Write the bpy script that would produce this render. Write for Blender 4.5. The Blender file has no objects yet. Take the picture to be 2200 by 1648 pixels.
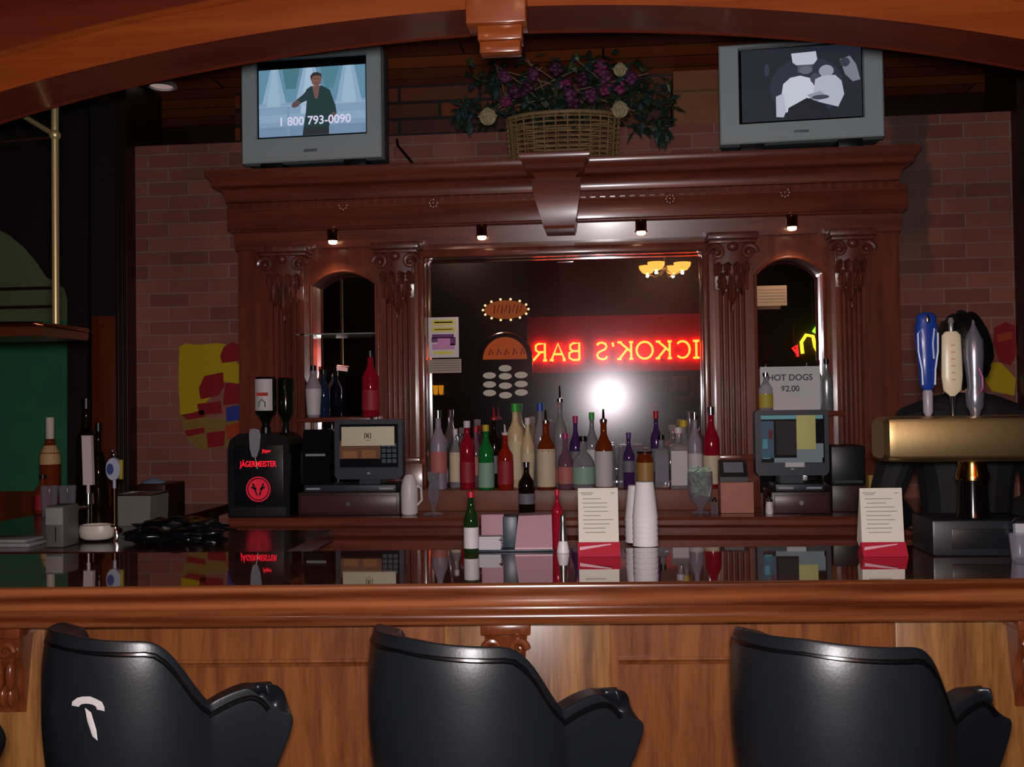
import bpy, bmesh, math, random
from mathutils import Vector, Matrix
random.seed(7)
SC = bpy.context.scene
COL = SC.collection
PI = math.pi
R_ = math.radians

# ------------------------------------------------------------------ camera
FPX = 2150.0
YAW, PIT, ROLL = R_(5.5), R_(1.17), 0.014
CAM = Vector((0, 0, 1.5))
Fv = Vector((-math.sin(YAW) * math.cos(PIT), math.cos(YAW) * math.cos(PIT), math.sin(PIT)))
R0 = Vector((math.cos(YAW), math.sin(YAW), 0))
U0 = R0.cross(Fv)
Uv = U0 * math.cos(ROLL) + R0 * math.sin(ROLL)
Rv = R0 * math.cos(ROLL) - U0 * math.sin(ROLL)


def ray(u, v):
    return Fv * FPX + Rv * (u - 1100) + Uv * (824 - v)


def at(u, v, Y):            # point of the photograph's ray on the upright plane y = Y
    d = ray(u, v)
    return CAM + d * (Y / d.y)


def atz(u, v, Z):           # ... on the level plane z = Z
    d = ray(u, v)
    return CAM + d * ((Z - CAM.z) / d.z)


def scale_at(p):            # metres per photograph pixel at a point
    return (Vector(p) - CAM).dot(Fv) / FPX


cam = bpy.data.cameras.new('camera')
cam.sensor_fit = 'HORIZONTAL'
cam.sensor_width = 36.0
cam.lens = 36.0 * FPX / 2200.0
cam.clip_start = 0.02
co = bpy.data.objects.new('camera', cam)
COL.objects.link(co)
co.matrix_world = Matrix(((Rv.x, Uv.x, -Fv.x, CAM.x), (Rv.y, Uv.y, -Fv.y, CAM.y), (Rv.z, Uv.z, -Fv.z, CAM.z), (0, 0, 0, 1)))
SC.camera = co

# ------------------------------------------------------------------ materials
_M = {}


def lin(c):
    if isinstance(c, str):
        c = [int(c[i:i + 2], 16) / 255 for i in (0, 2, 4)]
        return tuple(x / 12.92 if x <= .04045 else ((x + .055) / 1.055) ** 2.4 for x in c) + (1,)
    return tuple(c)[:3] + (1,)


def base_mat(name):
    m = bpy.data.materials.new(name)
    m.use_nodes = True
    nt = m.node_tree
    return m, nt, nt.nodes['Principled BSDF'], nt.nodes, nt.links


def mat(name, color, rough=.5, metal=0., trans=0., coat=0., emis=None, es=0., spec=.5, ior=1.5, noise=0., nscale=30., bump=0.):
    if name in _M:
        return _M[name]
    m, nt, b, N, L = base_mat(name)
    c = lin(color)
    b.inputs['Base Color'].default_value = c
    b.inputs['Roughness'].default_value = rough
    b.inputs['Metallic'].default_value = metal
    b.inputs['Transmission Weight'].default_value = trans
    b.inputs['Coat Weight'].default_value = coat
    b.inputs['Coat Roughness'].default_value = .05
    b.inputs['Specular IOR Level'].default_value = spec
    b.inputs['IOR'].default_value = ior
    if emis is not None:
        b.inputs['Emission Color'].default_value = lin(emis)
        b.inputs['Emission Strength'].default_value = es
    if noise or bump:
        tc = N.new('ShaderNodeTexCoord')
        nz = N.new('ShaderNodeTexNoise')
        nz.inputs['Scale'].default_value = nscale
        nz.inputs['Detail'].default_value = 4
        L.new(tc.outputs['Object'], nz.inputs['Vector'])
        if noise:
            mr = N.new('ShaderNodeMapRange')
            mr.inputs['From Min'].default_value = .3
            mr.inputs['From Max'].default_value = .7
            mr.inputs['To Min'].default_value = 1 - noise
            mr.inputs['To Max'].default_value = 1 + noise
            L.new(nz.outputs['Fac'], mr.inputs['Value'])
            vm = N.new('ShaderNodeVectorMath')
            vm.operation = 'SCALE'
            vm.inputs[0].default_value = c[:3]
            L.new(mr.outputs['Result'], vm.inputs['Scale'])
            L.new(vm.outputs['Vector'], b.inputs['Base Color'])
        if bump:
            bp = N.new('ShaderNodeBump')
            bp.inputs['Strength'].default_value = bump
            bp.inputs['Distance'].default_value = .004
            L.new(nz.outputs['Fac'], bp.inputs['Height'])
            L.new(bp.outputs['Normal'], b.inputs['Normal'])
    _M[name] = m
    return m


def wood(name, dark, light, axis='x', rough=.3, coat=.4, freq=26., stretch=14., ring=.0, spec=.5):
    """straight or cathedral grained varnished timber; the grain runs along axis"""
    if name in _M:
        return _M[name]
    m, nt, b, N, L = base_mat(name)
    tc = N.new('ShaderNodeTexCoord')
    mp = N.new('ShaderNodeMapping')
    s = {'x': (1 / stretch, 1, 1), 'y': (1, 1 / stretch, 1), 'z': (1, 1, 1 / stretch)}[axis]
    mp.inputs['Scale'].default_value = s
    L.new(tc.outputs['Object'], mp.inputs['Vector'])
    n1 = N.new('ShaderNodeTexNoise')
    n1.inputs['Scale'].default_value = freq
    n1.inputs['Detail'].default_value = 5
    n1.inputs['Distortion'].default_value = .6
    L.new(mp.outputs['Vector'], n1.inputs['Vector'])
    n2 = N.new('ShaderNodeTexNoise')
    n2.inputs['Scale'].default_value = freq * 7
    n2.inputs['Detail'].default_value = 3
    L.new(mp.outputs['Vector'], n2.inputs['Vector'])
    mx = N.new('ShaderNodeMath')
    mx.operation = 'MULTIPLY_ADD'
    mx.inputs[1].default_value = .35
    L.new(n2.outputs['Fac'], mx.inputs[0])
    L.new(n1.outputs['Fac'], mx.inputs[2])
    src = mx.outputs[0]
    if ring:
        wv = N.new('ShaderNodeTexWave')
        wv.wave_type = 'RINGS'
        wv.inputs['Scale'].default_value = ring
        wv.inputs['Distortion'].default_value = 5
        wv.inputs['Detail'].default_value = 3
        wv.inputs['Detail Scale'].default_value = 1.2
        L.new(mp.outputs['Vector'], wv.inputs['Vector'])
        m2 = N.new('ShaderNodeMath')
        m2.operation = 'MULTIPLY_ADD'
        m2.inputs[1].default_value = .35
        L.new(wv.outputs['Fac'], m2.inputs[0])
        m3 = N.new('ShaderNodeMath')
        m3.operation = 'MULTIPLY'
        m3.inputs[1].default_value = .75
        L.new(src, m3.inputs[0])
        L.new(m3.outputs[0], m2.inputs[2])
        src = m2.outputs[0]
    cr = N.new('ShaderNodeValToRGB')
    cr.color_ramp.elements[0].position = .45
    cr.color_ramp.elements[1].position = .85
    cr.color_ramp.elements[0].color = lin(dark)
    cr.color_ramp.elements[1].color = lin(light)
    L.new(src, cr.inputs['Fac'])
    L.new(cr.outputs['Color'], b.inputs['Base Color'])
    b.inputs['Roughness'].default_value = rough
    b.inputs['Coat Weight'].default_value = coat
    b.inputs['Coat Roughness'].default_value = .12
    b.inputs['Specular IOR Level'].default_value = spec
    _M[name] = m
    return m


def brick_mat():
    m, nt, b, N, L = base_mat('red brick with pale joints')
    tc = N.new('ShaderNodeTexCoord')
    sp = N.new('ShaderNodeSeparateXYZ')
    cb = N.new('ShaderNodeCombineXYZ')
    L.new(tc.outputs['Object'], sp.inputs[0])
    L.new(sp.outputs['X'], cb.inputs['X'])
    L.new(sp.outputs['Z'], cb.inputs['Y'])
    br = N.new('ShaderNodeTexBrick')
    br.inputs['Scale'].default_value = 1.0
    br.inputs['Brick Width'].default_value = .205
    br.inputs['Row Height'].default_value = .069
    br.inputs['Mortar Size'].default_value = .0045
    br.inputs['Mortar Smooth'].default_value = .3
    br.inputs['Color1'].default_value = lin('965a4e')
    br.inputs['Color2'].default_value = lin('7c463f')
    br.inputs['Mortar'].default_value = lin('957068')
    br.inputs['Bias'].default_value = -.1
    L.new(cb.outputs[0], br.inputs['Vector'])
    nz = N.new('ShaderNodeTexNoise')
    nz.inputs['Scale'].default_value = 2.2
    nz.inputs['Detail'].default_value = 5
    L.new(tc.outputs['Object'], nz.inputs['Vector'])
    cr = N.new('ShaderNodeValToRGB')
    cr.color_ramp.elements[0].position = .35
    cr.color_ramp.elements[1].position = .7
    cr.color_ramp.elements[0].color = (.75, .75, .75, 1)
    cr.color_ramp.elements[1].color = (1.1, 1.12, 1.05, 1)
    L.new(nz.outputs['Fac'], cr.inputs['Fac'])
    mu = N.new('ShaderNodeMix')
    mu.data_type = 'RGBA'
    mu.blend_type = 'MULTIPLY'
    mu.inputs['Factor'].default_value = 1
    L.new(br.outputs['Color'], mu.inputs['A'])
    L.new(cr.outputs['Color'], mu.inputs['B'])
    # old damp stain: an upright grey green streak with ragged edges
    def mth(op, a_, b_, cl=False):
        n_ = N.new('ShaderNodeMath')
        n_.operation = op
        n_.use_clamp = cl
        for i_, v_ in ((0, a_), (1, b_)):
            if isinstance(v_, (int, float)):
                n_.inputs[i_].default_value = v_
            else:
                L.new(v_, n_.inputs[i_])
        return n_.outputs[0]
    nz2 = N.new('ShaderNodeTexNoise')
    nz2.inputs['Scale'].default_value = 9
    L.new(tc.outputs['Object'], nz2.inputs['Vector'])
    xx_ = mth('ADD', sp.outputs['X'], mth('MULTIPLY', mth('SUBTRACT', nz2.outputs['Fac'], .5), .12))
    dx_ = mth('ABSOLUTE', mth('SUBTRACT', xx_, 1.40), 0)
    m1_ = mth('MULTIPLY', mth('SUBTRACT', .1, dx_), 40, True)
    m2_ = mth('MULTIPLY', mth('SUBTRACT', sp.outputs['Z'], 1.95), 3, True)
    mk_ = mth('MULTIPLY', mth('MULTIPLY', m1_, m2_), .75)
    st_ = N.new('ShaderNodeMix')
    st_.data_type = 'RGBA'
    L.new(mk_, st_.inputs['Factor'])
    L.new(mu.outputs['Result'], st_.inputs['A'])
    st_.inputs['B'].default_value = lin('4a4038')
    L.new(st_.outputs['Result'], b.inputs['Base Color'])
    b.inputs['Roughness'].default_value = .85
    bp = N.new('ShaderNodeBump')
    bp.inputs['Strength'].default_value = .5
    bp.inputs['Distance'].default_value = .006
    bp.invert = True
    L.new(br.outputs['Fac'], bp.inputs['Height'])
    L.new(bp.outputs['Normal'], b.inputs['Normal'])
    return m


def plank_mat():
    """dark ceiling boards of uneven colour"""
    m, nt, b, N, L = base_mat('dark stained ceiling boards')
    tc = N.new('ShaderNodeTexCoord')
    br = N.new('ShaderNodeTexBrick')
    br.inputs['Scale'].default_value = 1
    br.inputs['Brick Width'].default_value = 1.3
    br.inputs['Row Height'].default_value = .16
    br.inputs['Mortar Size'].default_value = .006
    br.inputs['Color1'].default_value = lin('8a3e26')
    br.inputs['Color2'].default_value = lin('d87028')
    br.inputs['Mortar'].default_value = lin('35160c')
    br.inputs['Bias'].default_value = -.35
    L.new(tc.outputs['Object'], br.inputs['Vector'])
    L.new(br.outputs['Color'], b.inputs['Base Color'])
    b.inputs['Roughness'].default_value = .45
    return m


def mirror_mat():
    """old bar mirror: silvered glass under a thin film of grime that scatters a little"""
    m, nt, b, N, L = base_mat('silvered mirror glass')
    N.remove(b)
    out = N['Material Output']
    g1 = N.new('ShaderNodeBsdfGlossy')
    g1.inputs['Roughness'].default_value = 0.0
    g1.inputs['Color'].default_value = (.72, .68, .69, 1)
    g2 = N.new('ShaderNodeBsdfGlossy')
    g2.inputs['Roughness'].default_value = .16
    g2.inputs['Color'].default_value = (.85, .8, .85, 1)
    mx = N.new('ShaderNodeMixShader')
    mx.inputs[0].default_value = .025
    L.new(g1.outputs[0], mx.inputs[1])
    L.new(g2.outputs[0], mx.inputs[2])
    L.new(mx.outputs[0], out.inputs[0])
    return m


def glow(name, color, s):
    if name in _M:
        return _M[name]
    return mat(name, '050505', .6, emis=color, es=s)


MAHO = wood('mahogany', '5a2a20', '7c3c2c', 'x', .28, .5, 20, 12)
MAHO_V = wood('mahogany upright grain', '5a2a20', '7c3c2c', 'z', .28, .5, 20, 12)
MAHO_D = wood('mahogany carving', '522620', '743a2e', 'z', .42, .25, 30, 3)
OAK_X = wood('orange oak rail', '582711', '9c5a34', 'x', .25, .6, 14, 16, 6)
OAK_P = wood('orange oak panel', '663418', '92562c', 'z', .35, .3, 24, 10)
OAK_G = wood('golden oak', '643a1c', 'a8743e', 'z', .35, .3, 22, 12)
OAK_R = wood('red oak carving', '5c2a14', '7d3f20', 'z', .25, .6, 24, 4)
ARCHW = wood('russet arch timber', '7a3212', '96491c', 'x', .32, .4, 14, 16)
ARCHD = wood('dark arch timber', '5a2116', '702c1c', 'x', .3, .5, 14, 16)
TOPW = wood('dark varnished bar top', '4a2216', '703822', 'x', .04, 1., 10, 14)
TOPW.node_tree.nodes['Principled BSDF'].inputs['Coat Roughness'].default_value = .015
DARKW = wood('blackened timber', '1c0a08', '2c110d', 'z', .45, .1, 18, 10)
DOORW = wood('russet door timber', '5a2410', '713316', 'z', .4, .2, 14, 10)
BRICK = brick_mat()
MIRROR = mirror_mat()
VINYL = mat('black vinyl', '191d22', .36, spec=.65, bump=.05, nscale=160)
VINYL_E = mat('black vinyl welt', '0b0b0d', .25, spec=.6)
BLACK = mat('black plastic', '0c0c0e', .35)
BLACKM = mat('matt black', '08080a', .7)
DKGREY = mat('dark grey plastic', '2a323c', .45)
SILVERP = mat('silver television plastic', 'a8b4b6', .5)
CHROME = mat('chrome', 'd8d8dc', .12, 1)
STEEL = mat('brushed steel', '8a8a84', .35, 1)
BRASS = mat('polished brass', 'c79a52', .16, 1)
BRASS_D = mat('dull brass', 'b4a070', .38, .65)
WHITE = mat('white plastic', 'e0dcdc', .4)
FOAM = mat('white foam', 'e8e4e6', .6)
PAPER = mat('ivory paper', 'dcd6c8', .7)
PAPERW = mat('white paper', 'd2d0d4', .7)
INK = mat('grey print', '6a6a66', .8)
INKB = mat('black print', '1c1c1e', .8)
TANP = mat('tan paper', 'c8a484', .75)
YELP = mat('yellow paper', 'd8cf6a', .75)
PINKP = mat('dusty pink card', 'a8808a', .7)
PINKB = mat('bright pink print', 'c98ac0', .7)
PURPLE = mat('purple print', '6a3a78', .7)
REDP = mat('red card', 'b51a34', .5)
GREENW = mat('green painted plaster', '2c7450', .8, noise=.12, nscale=3)
OLIVEW = mat('olive painted plaster', '62704a', .8, noise=.1, nscale=3)
def thin_glass():
    m, nt, b, N, L = base_mat('thin clear glass')
    tr = N.new('ShaderNodeBsdfTransparent')
    tr.inputs['Color'].default_value = (.9, .9, .92, 1)
    lw = N.new('ShaderNodeLayerWeight')
    lw.inputs['Blend'].default_value = .35
    mr = N.new('ShaderNodeMapRange')
    mr.inputs['To Min'].default_value = .1
    mr.inputs['To Max'].default_value = .75
    L.new(lw.outputs['Facing'], mr.inputs['Value'])
    b.inputs['Base Color'].default_value = lin('b8b0bc')
    b.inputs['Roughness'].default_value = .06
    mx = N.new('ShaderNodeMixShader')
    L.new(mr.outputs['Result'], mx.inputs[0])
    L.new(tr.outputs[0], mx.inputs[1])
    L.new(b.outputs[0], mx.inputs[2])
    L.new(mx.outputs[0], N['Material Output'].inputs[0])
    return m


GLASS = thin_glass()


# ------------------------------------------------------------------ mesh building
class MB:
    def __init__(self):
        self.bm = bmesh.new()
        self.m = 0

    def _mi(self, faces):
        for f in faces:
            f.material_index = self.m

    def box(self, x0, x1, y0, y1, z0, z1, bev=0., seg=2):
        b = bmesh.new()
        bmesh.ops.create_cube(b, size=1, matrix=Matrix.Translation(((x0 + x1) / 2, (y0 + y1) / 2, (z0 + z1) / 2)) @ Matrix.Diagonal((abs(x1 - x0), abs(y1 - y0), abs(z1 - z0), 1)))
        if bev:
            bmesh.ops.bevel(b, geom=b.edges[:], offset=bev, segments=seg, affect='EDGES', profile=.5)
        self.add(b)
        return self

    def add(self, b, mtx=None):
        if mtx is not None:
            bmesh.ops.transform(b, matrix=mtx, verts=b.verts[:])
        vm = {}
        for v in b.verts:
            vm[v] = self.bm.verts.new(v.co)
        for f in b.faces:
            try:
                nf = self.bm.faces.new([vm[v] for v in f.verts])
                nf.material_index = self.m
            except ValueError:
                pass
        b.free()

    def face(self, pts):
        f = self.bm.faces.new([self.bm.verts.new(p) for p in pts])
        f.material_index = self.m
        return self

    def grid(self, rows, close_u=False, close_v=False):
        vs = [[self.bm.verts.new(p) for p in r] for r in rows]
        nr, nc = len(vs), len(vs[0])
        for i in range(nr if close_v else nr - 1):
            for j in range(nc if close_u else nc - 1):
                a, b2 = vs[i], vs[(i + 1) % nr]
                q = [a[j], a[(j + 1) % nc], b2[(j + 1) % nc], b2[j]]
                try:
                    f = self.bm.faces.new(q)
                    f.material_index = self.m
                except ValueError:
                    pass
        return vs

    def lathe(self, prof, n=24, c=(0, 0, 0), a0=0., a1=2 * PI, sx=1., sy=1.):
        full = abs(a1 - a0 - 2 * PI) < 1e-6
        k = n if full else n + 1
        rows = []
        for r, z in prof:
            rows.append([(c[0] + sx * max(r, 1e-5) * math.cos(a0 + (a1 - a0) * i / n), c[1] + sy * max(r, 1e-5) * math.sin(a0 + (a1 - a0) * i / n), c[2] + z) for i in range(k)])
        self.grid(rows, close_u=full)
        return self

    def cyl(self, p0, p1, r0, r1=None, n=16, caps=True):
        r1 = r0 if r1 is None else r1
        p0, p1 = Vector(p0), Vector(p1)
        d = (p1 - p0).normalized()
        a = d.orthogonal().normalized()
        b = d.cross(a)
        rows = []
        seq = [(p0, r0), (p1, r1)]
        for p, r in seq:
            rows.append([p + (a * math.cos(2 * PI * i / n) + b * math.sin(2 * PI * i / n)) * r for i in range(n)])
        vs = self.grid(rows, close_u=True)
        if caps:
            for ring in (vs[0][::-1], vs[1]):
                f = self.bm.faces.new(ring)
                f.material_index = self.m
        return self

    def tube(self, pts, r, n=8, closed=False):
        pts = [Vector(p) for p in pts]
        rows = []
        k = len(pts)
        ref = None
        for i, p in enumerate(pts):
            if closed:
                t = (pts[(i + 1) % k] - pts[i - 1]).normalized()
            else:
                t = (pts[min(i + 1, k - 1)] - pts[max(i - 1, 0)]).normalized()
            if ref is None:
                ref = t.orthogonal().normalized()
            a = (ref - t * ref.dot(t))
            a = a.normalized() if a.length > 1e-6 else t.orthogonal().normalized()
            ref = a
            b = t.cross(a)
            rr = r[i] if isinstance(r, (list, tuple)) else r
            rows.append([p + (a * math.cos(2 * PI * j / n) + b * math.sin(2 * PI * j / n)) * rr for j in range(n)])
        vs = self.grid(rows, close_u=True, close_v=closed)
        if not closed:
            for ring in (vs[0][::-1], vs[-1]):
                f = self.bm.faces.new(ring)
                f.material_index = self.m
        return self

    def prism(self, pts, axis, a0, a1):
        """polygon extruded along an axis; pts are the two other coordinates in x,y,z order"""
        def P(p, a):
            if axis == 'x':
                return (a, p[0], p[1])
            if axis == 'y':
                return (p[0], a, p[1])
            return (p[0], p[1], a)
        b = bmesh.new()
        v0 = [b.verts.new(P(p, a0)) for p in pts]
        v1 = [b.verts.new(P(p, a1)) for p in pts]
        n = len(pts)
        for i in range(n):
            b.faces.new((v0[i], v0[(i + 1) % n], v1[(i + 1) % n], v1[i]))
        b.faces.new(v0[::-1])
        b.faces.new(v1)
        bmesh.ops.recalc_face_normals(b, faces=b.faces[:])
        self.add(b)
        return self

    def ball(self, c, rx, ry=None, rz=None, n=16, mtx=None):
        ry = rx if ry is None else ry
        rz = rx if rz is None else rz
        b = bmesh.new()
        bmesh.ops.create_uvsphere(b, u_segments=n, v_segments=max(6, n // 2), radius=1, matrix=Matrix.Translation(c) @ (mtx or Matrix.Identity(4)) @ Matrix.Diagonal((rx, ry, rz, 1)))
        self.add(b)
        return self

    def crown(self, prof, xl, xr, yref, yback):
        """moulding with mitred returns; prof = (y, z) from bottom to top"""
        rows = []
        for y, z in prof:
            p = yref - y
            rows.append([(xl - p, yback, z), (xl - p, y, z), (xr + p, y, z), (xr + p, yback, z)])
        vs = self.grid(rows)
        f = self.bm.faces.new(vs[-1]); f.material_index = self.m
        f = self.bm.faces.new(vs[0][::-1]); f.material_index = self.m
        return self

    def text(self, s, size, mtx, depth=0., bold=False):
        cu = bpy.data.curves.new('t', 'FONT')
        cu.body = s
        cu.size = size
        cu.align_x = 'CENTER'
        cu.align_y = 'CENTER'
        cu.extrude = depth
        if bold:
            cu.offset = size * .018
        o = bpy.data.objects.new('t', cu)
        COL.objects.link(o)
        bpy.context.view_layer.update()
        me = bpy.data.meshes.new_from_object(o.evaluated_get(bpy.context.evaluated_depsgraph_get()))
        bpy.data.objects.remove(o)
        bpy.data.curves.remove(cu)
        b = bmesh.new()
        b.from_mesh(me)
        bpy.data.meshes.remove(me)
        self.add(b, mtx)
        return self

    def build(self, name, mats, parent=None, loc=None, rz=0., smooth=40, normals=True):
        if normals:
            bmesh.ops.recalc_face_normals(self.bm, faces=self.bm.faces[:])
        me = bpy.data.meshes.new(name)
        self.bm.to_mesh(me)
        self.bm.free()
        for m in (mats if isinstance(mats, (list, tuple)) else [mats]):
            me.materials.append(m)
        if smooth:
            me.shade_smooth()
            me.set_sharp_from_angle(angle=R_(smooth))
        o = bpy.data.objects.new(name, me)
        COL.objects.link(o)
        if parent:
            o.parent = parent
        if loc is not None:
            o.location = loc
        o.rotation_euler.z = rz
        return o


def UPRIGHT(x, y, z, flip=False):   # text facing the camera side (-y); flip faces +y
    m = Matrix.Translation((x, y, z))
    if flip:
        m = m @ Matrix.Rotation(PI, 4, 'Z')
    return m @ Matrix.Rotation(PI / 2, 4, 'X')


def tag(o, label, cat, group=None):
    o['label'] = label
    o['category'] = cat
    if group:
        o['group'] = group
    return o


def thing(name, label, cat, loc=(0, 0, 0), rz=0., group=None):
    o = bpy.data.objects.new(name, None)
    o.empty_display_size = .05
    COL.objects.link(o)
    o.location = loc
    o.rotation_euler = (0, 0, rz)
    return tag(o, label, cat, group)


def struct(o):
    o['kind'] = 'structure'
    return o


def dup(root, loc, rz, label, group=None):
    r = root.copy()
    COL.objects.link(r)
    r.location = loc
    r.rotation_euler = (0, 0, rz)
    r['label'] = label
    if group:
        r['group'] = group
    for ch in list(root.children):
        c = ch.copy()
        COL.objects.link(c)
        c.parent = r
        for g in ch.children:
            d = g.copy()
            COL.objects.link(d)
            d.parent = c
    return r


def lamp(name, kind, loc, energy, color, size=.05, parent=None):
    l = bpy.data.lights.new(name, kind)
    l.energy = energy
    l.color = color
    if kind in ('POINT', 'SPOT'):
        l.shadow_soft_size = size
    o = bpy.data.objects.new(name, l)
    COL.objects.link(o)
    o.location = loc
    if parent:
        o.parent = parent
    return o


#@@SETTING
# ------------------------------------------------------------------ the room
CEIL = 3.15
struct(MB().box(-4.2, 3.4, -3.6, 8.2, -.1, 0).build('floor', mat('dark floor boards', '2a1712', .5, noise=.2, nscale=6)))
o = struct(MB().box(-4.2, 3.4, -3.6, 8.2, CEIL, CEIL + .1).build('ceiling', plank_mat()))
PLAST = mat('dark maroon plaster', '2a0f10', .8)
struct(MB().box(-4.3, -4.2, -3.6, 8.2, 0, CEIL).build('wall_left', PLAST))
struct(MB().box(3.4, 3.5, -3.6, 8.2, 0, CEIL).build('wall_right', PLAST))
struct(MB().box(-4.2, 3.4, 8.2, 8.3, 0, CEIL).build('wall_far', mat('dark brown boarding', '30130c', .6)))
struct(MB().box(-4.2, 3.4, -3.7, -3.6, 0, CEIL).build('wall_front', mat('grey green plaster', '5c6450', .8, noise=.1, nscale=4)))
# brick wall behind the back bar, free-standing below the ceiling
WY = 4.75
BX0, BX1, BZ = at(292, 600, WY).x, at(2180, 600, WY).x, 1.5 + .275 * WY
struct(MB().box(BX0, BX1, WY, WY + .3, 0, BZ).build('wall_back', BRICK))
# boarded wall rising behind the ledge of the brick wall, between the televisions
def board_mat():
    m, nt, b, N, L = base_mat('stacked dark and amber boards')
    tc = N.new('ShaderNodeTexCoord')
    sp = N.new('ShaderNodeSeparateXYZ')
    cb = N.new('ShaderNodeCombineXYZ')
    L.new(tc.outputs['Object'], sp.inputs[0])
    L.new(sp.outputs['X'], cb.inputs['X'])
    L.new(sp.outputs['Z'], cb.inputs['Y'])
    br = N.new('ShaderNodeTexBrick')
    for k_, v_ in (('Scale', 1), ('Brick Width', .42), ('Row Height', .085), ('Mortar Size', .009), ('Bias', -.2)):
        br.inputs[k_].default_value = v_
    br.inputs['Color1'].default_value = lin('4c1c12')
    br.inputs['Color2'].default_value = lin('a04c1c')
    br.inputs['Mortar'].default_value = lin('1e0b08')
    L.new(cb.outputs[0], br.inputs['Vector'])
    nz = N.new('ShaderNodeTexNoise')
    nz.inputs['Scale'].default_value = 7
    L.new(cb.outputs[0], nz.inputs['Vector'])
    mu = N.new('ShaderNodeMix')
    mu.data_type = 'RGBA'
    mu.blend_type = 'MULTIPLY'
    mu.inputs['Factor'].default_value = .7
    L.new(br.outputs['Color'], mu.inputs['A'])
    L.new(nz.outputs['Color'], mu.inputs['B'])
    L.new(mu.outputs['Result'], b.inputs['Base Color'])
    b.inputs['Roughness'].default_value = .5
    return m


struct(MB().box(at(505, 200, WY + .31).x, at(1900, 200, WY + .31).x, WY + .305, WY + .36, BZ - .3, CEIL).build('wall_upper', board_mat()))
# upright trims at the brick wall's ends
g = MB()
tx0 = at(256, 600, 4.7).x
g.box(tx0, BX0, 4.66, 5.05, 0, CEIL)
for k in range(3):
    xx = tx0 + .012 + k * .022
    g.box(xx, xx + .012, 4.645, 4.66, .2, CEIL - .2, .003)
struct(g.build('trim_1', DARKW))
struct(MB().box(BX1, BX1 + .18, 4.68, 5.05, 0, CEIL).build('trim_2', DARKW))
# ceiling beams running across
for k, yy in enumerate((5.6, 6.9)):
    struct(MB().box(-4.2, 3.4, yy, yy + .18, CEIL - .14, CEIL, .01).build('trim_%d' % (k + 3), DARKW))

# alcove at the far left: green wall in a dark arched surround over wainscot
AY = 5.15
gx = [at(u, 700, AY).x for u in (-260, 160)]
gz = [at(60, v, AY).z for v in (1055, 690, 430)]
g = MB()
g.m = 0
g.box(gx[0], gx[1], AY, AY + .08, gz[0], gz[1])
g.m = 1
g.box(gx[0], gx[1], AY, AY + .08, gz[1], gz[2] + .3)
struct(g.build('wall_alcove', [GREENW, OLIVEW]))
g = MB()
pts = [(-300, 380), (-200, 430), (-90, 462), (0, 492), (30, 508), (62, 535), (88, 566), (108, 597), (130, 608), (147, 622), (153, 645), (153, 1250), (196, 1250), (196, 60), (-300, 60)]
g.prism([(at(u, v, AY - .06).x, at(u, v, AY - .06).z) for u, v in pts], 'y', AY - .1, AY - .02)
struct(g.build('trim_5', mat('near black surround', '190a0b', .6)))
g = MB()
for v in (618, 658):
    p0, p1 = at(-200, v + 4, AY - .02), at(118, v, AY - .02)
    g.box(p0.x, p1.x, AY - .02, AY, p1.z - .008, p1.z + .008)
struct(g.build('trim_6', DARKW))
struct(MB().box(gx[0], gx[1], AY - .02, AY + .06, 0, gz[0]).build('baseboard_alcove', DOORW))
# russet door and dark wall between alcove and brick
d0, d1 = at(192, 700, 5.0), at(266, 700, 5.0)
g = MB()
g.box(d0.x, d1.x, 5.02, 5.06, 0, at(220, 678, 5.0).z, .004)
door = struct(g.build('door_1', DOORW))
g = MB()
g.box(d0.x + .03, d1.x - .03, 5.006, 5.0195, .2, 1.0, .006)
g.box(d0.x + .03, d1.x - .03, 5.006, 5.0195, 1.1, at(220, 700, 5.0).z, .006)
g.build('door_panel', DOORW, door)
struct(MB().box(at(196, 600, 5.07).x, tx0, 5.07, 5.12, 0, CEIL).build('wall_side', mat('near black wall', '14080a', .7)))

# recessed ceiling light
pl = atz(347, 183, CEIL - .004)
t = thing('ceiling_light', 'round recessed ceiling light with pale trim behind the left end of the arch', 'ceiling light', (pl.x, pl.y, CEIL))
MB().lathe([(.075, 0), (.078, -.012), (.06, -.016), (.055, -.004)], 32).build('trim_ring', WHITE, t)
MB().lathe([(0, -.006), (.056, -.006)], 32).build('lens', glow('dim lamp lens', 'e8c4bc', .3), t)


#@@BACKBAR
# ------------------------------------------------------------------ back bar
CY = 4.0                       # counter front
CZ = 1.5 - .1137 * CY          # counter top
FY = 4.40                      # face of the upper cabinet
MY = 4.48                      # mirror plane
XL, XR = -.3788 * FY, .2828 * FY
CRZ = 1.5 + .2468 * 4.2       # crown top
FRZ0 = 1.5 + .184 * 4.28       # frieze bottom
bb = thing('back_bar', 'tall carved mahogany back bar with mirrors standing against the brick wall', 'back bar', (0, 0, 0))
# base
KX0, KX1 = at(492, 1112, CY).x, 1.62
g = MB()
g.prism([(CY - .0, CZ), (CY - .012, CZ - .012), (CY - .012, CZ - .03), (CY, CZ - .042), (WY - .005, CZ - .042), (WY - .005, CZ)], 'x', KX0, KX1)
g.build('counter_top', MAHO, bb)
g = MB()
g.prism([(CY + .03, CZ - .0425), (CY + .03, CZ - .075), (CY + .045, CZ - .09), (CY + .06, CZ - .1), (CY + .06, .1), (CY + .1, .1), (CY + .1, 0), (WY - .005, 0), (WY - .005, CZ - .0425)], 'x', KX0 + .02, KX1 - .02)
nd = 6
for k in range(nd):
    a = KX0 + .06 + k * (KX1 - KX0 - .1) / nd
    b2 = a + (KX1 - KX0 - .1) / nd - .03
    g.box(a, b2, CY + .04, CY + .06, .16, CZ - .14, .006)
g.build('base_cabinet', MAHO, bb)
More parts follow.
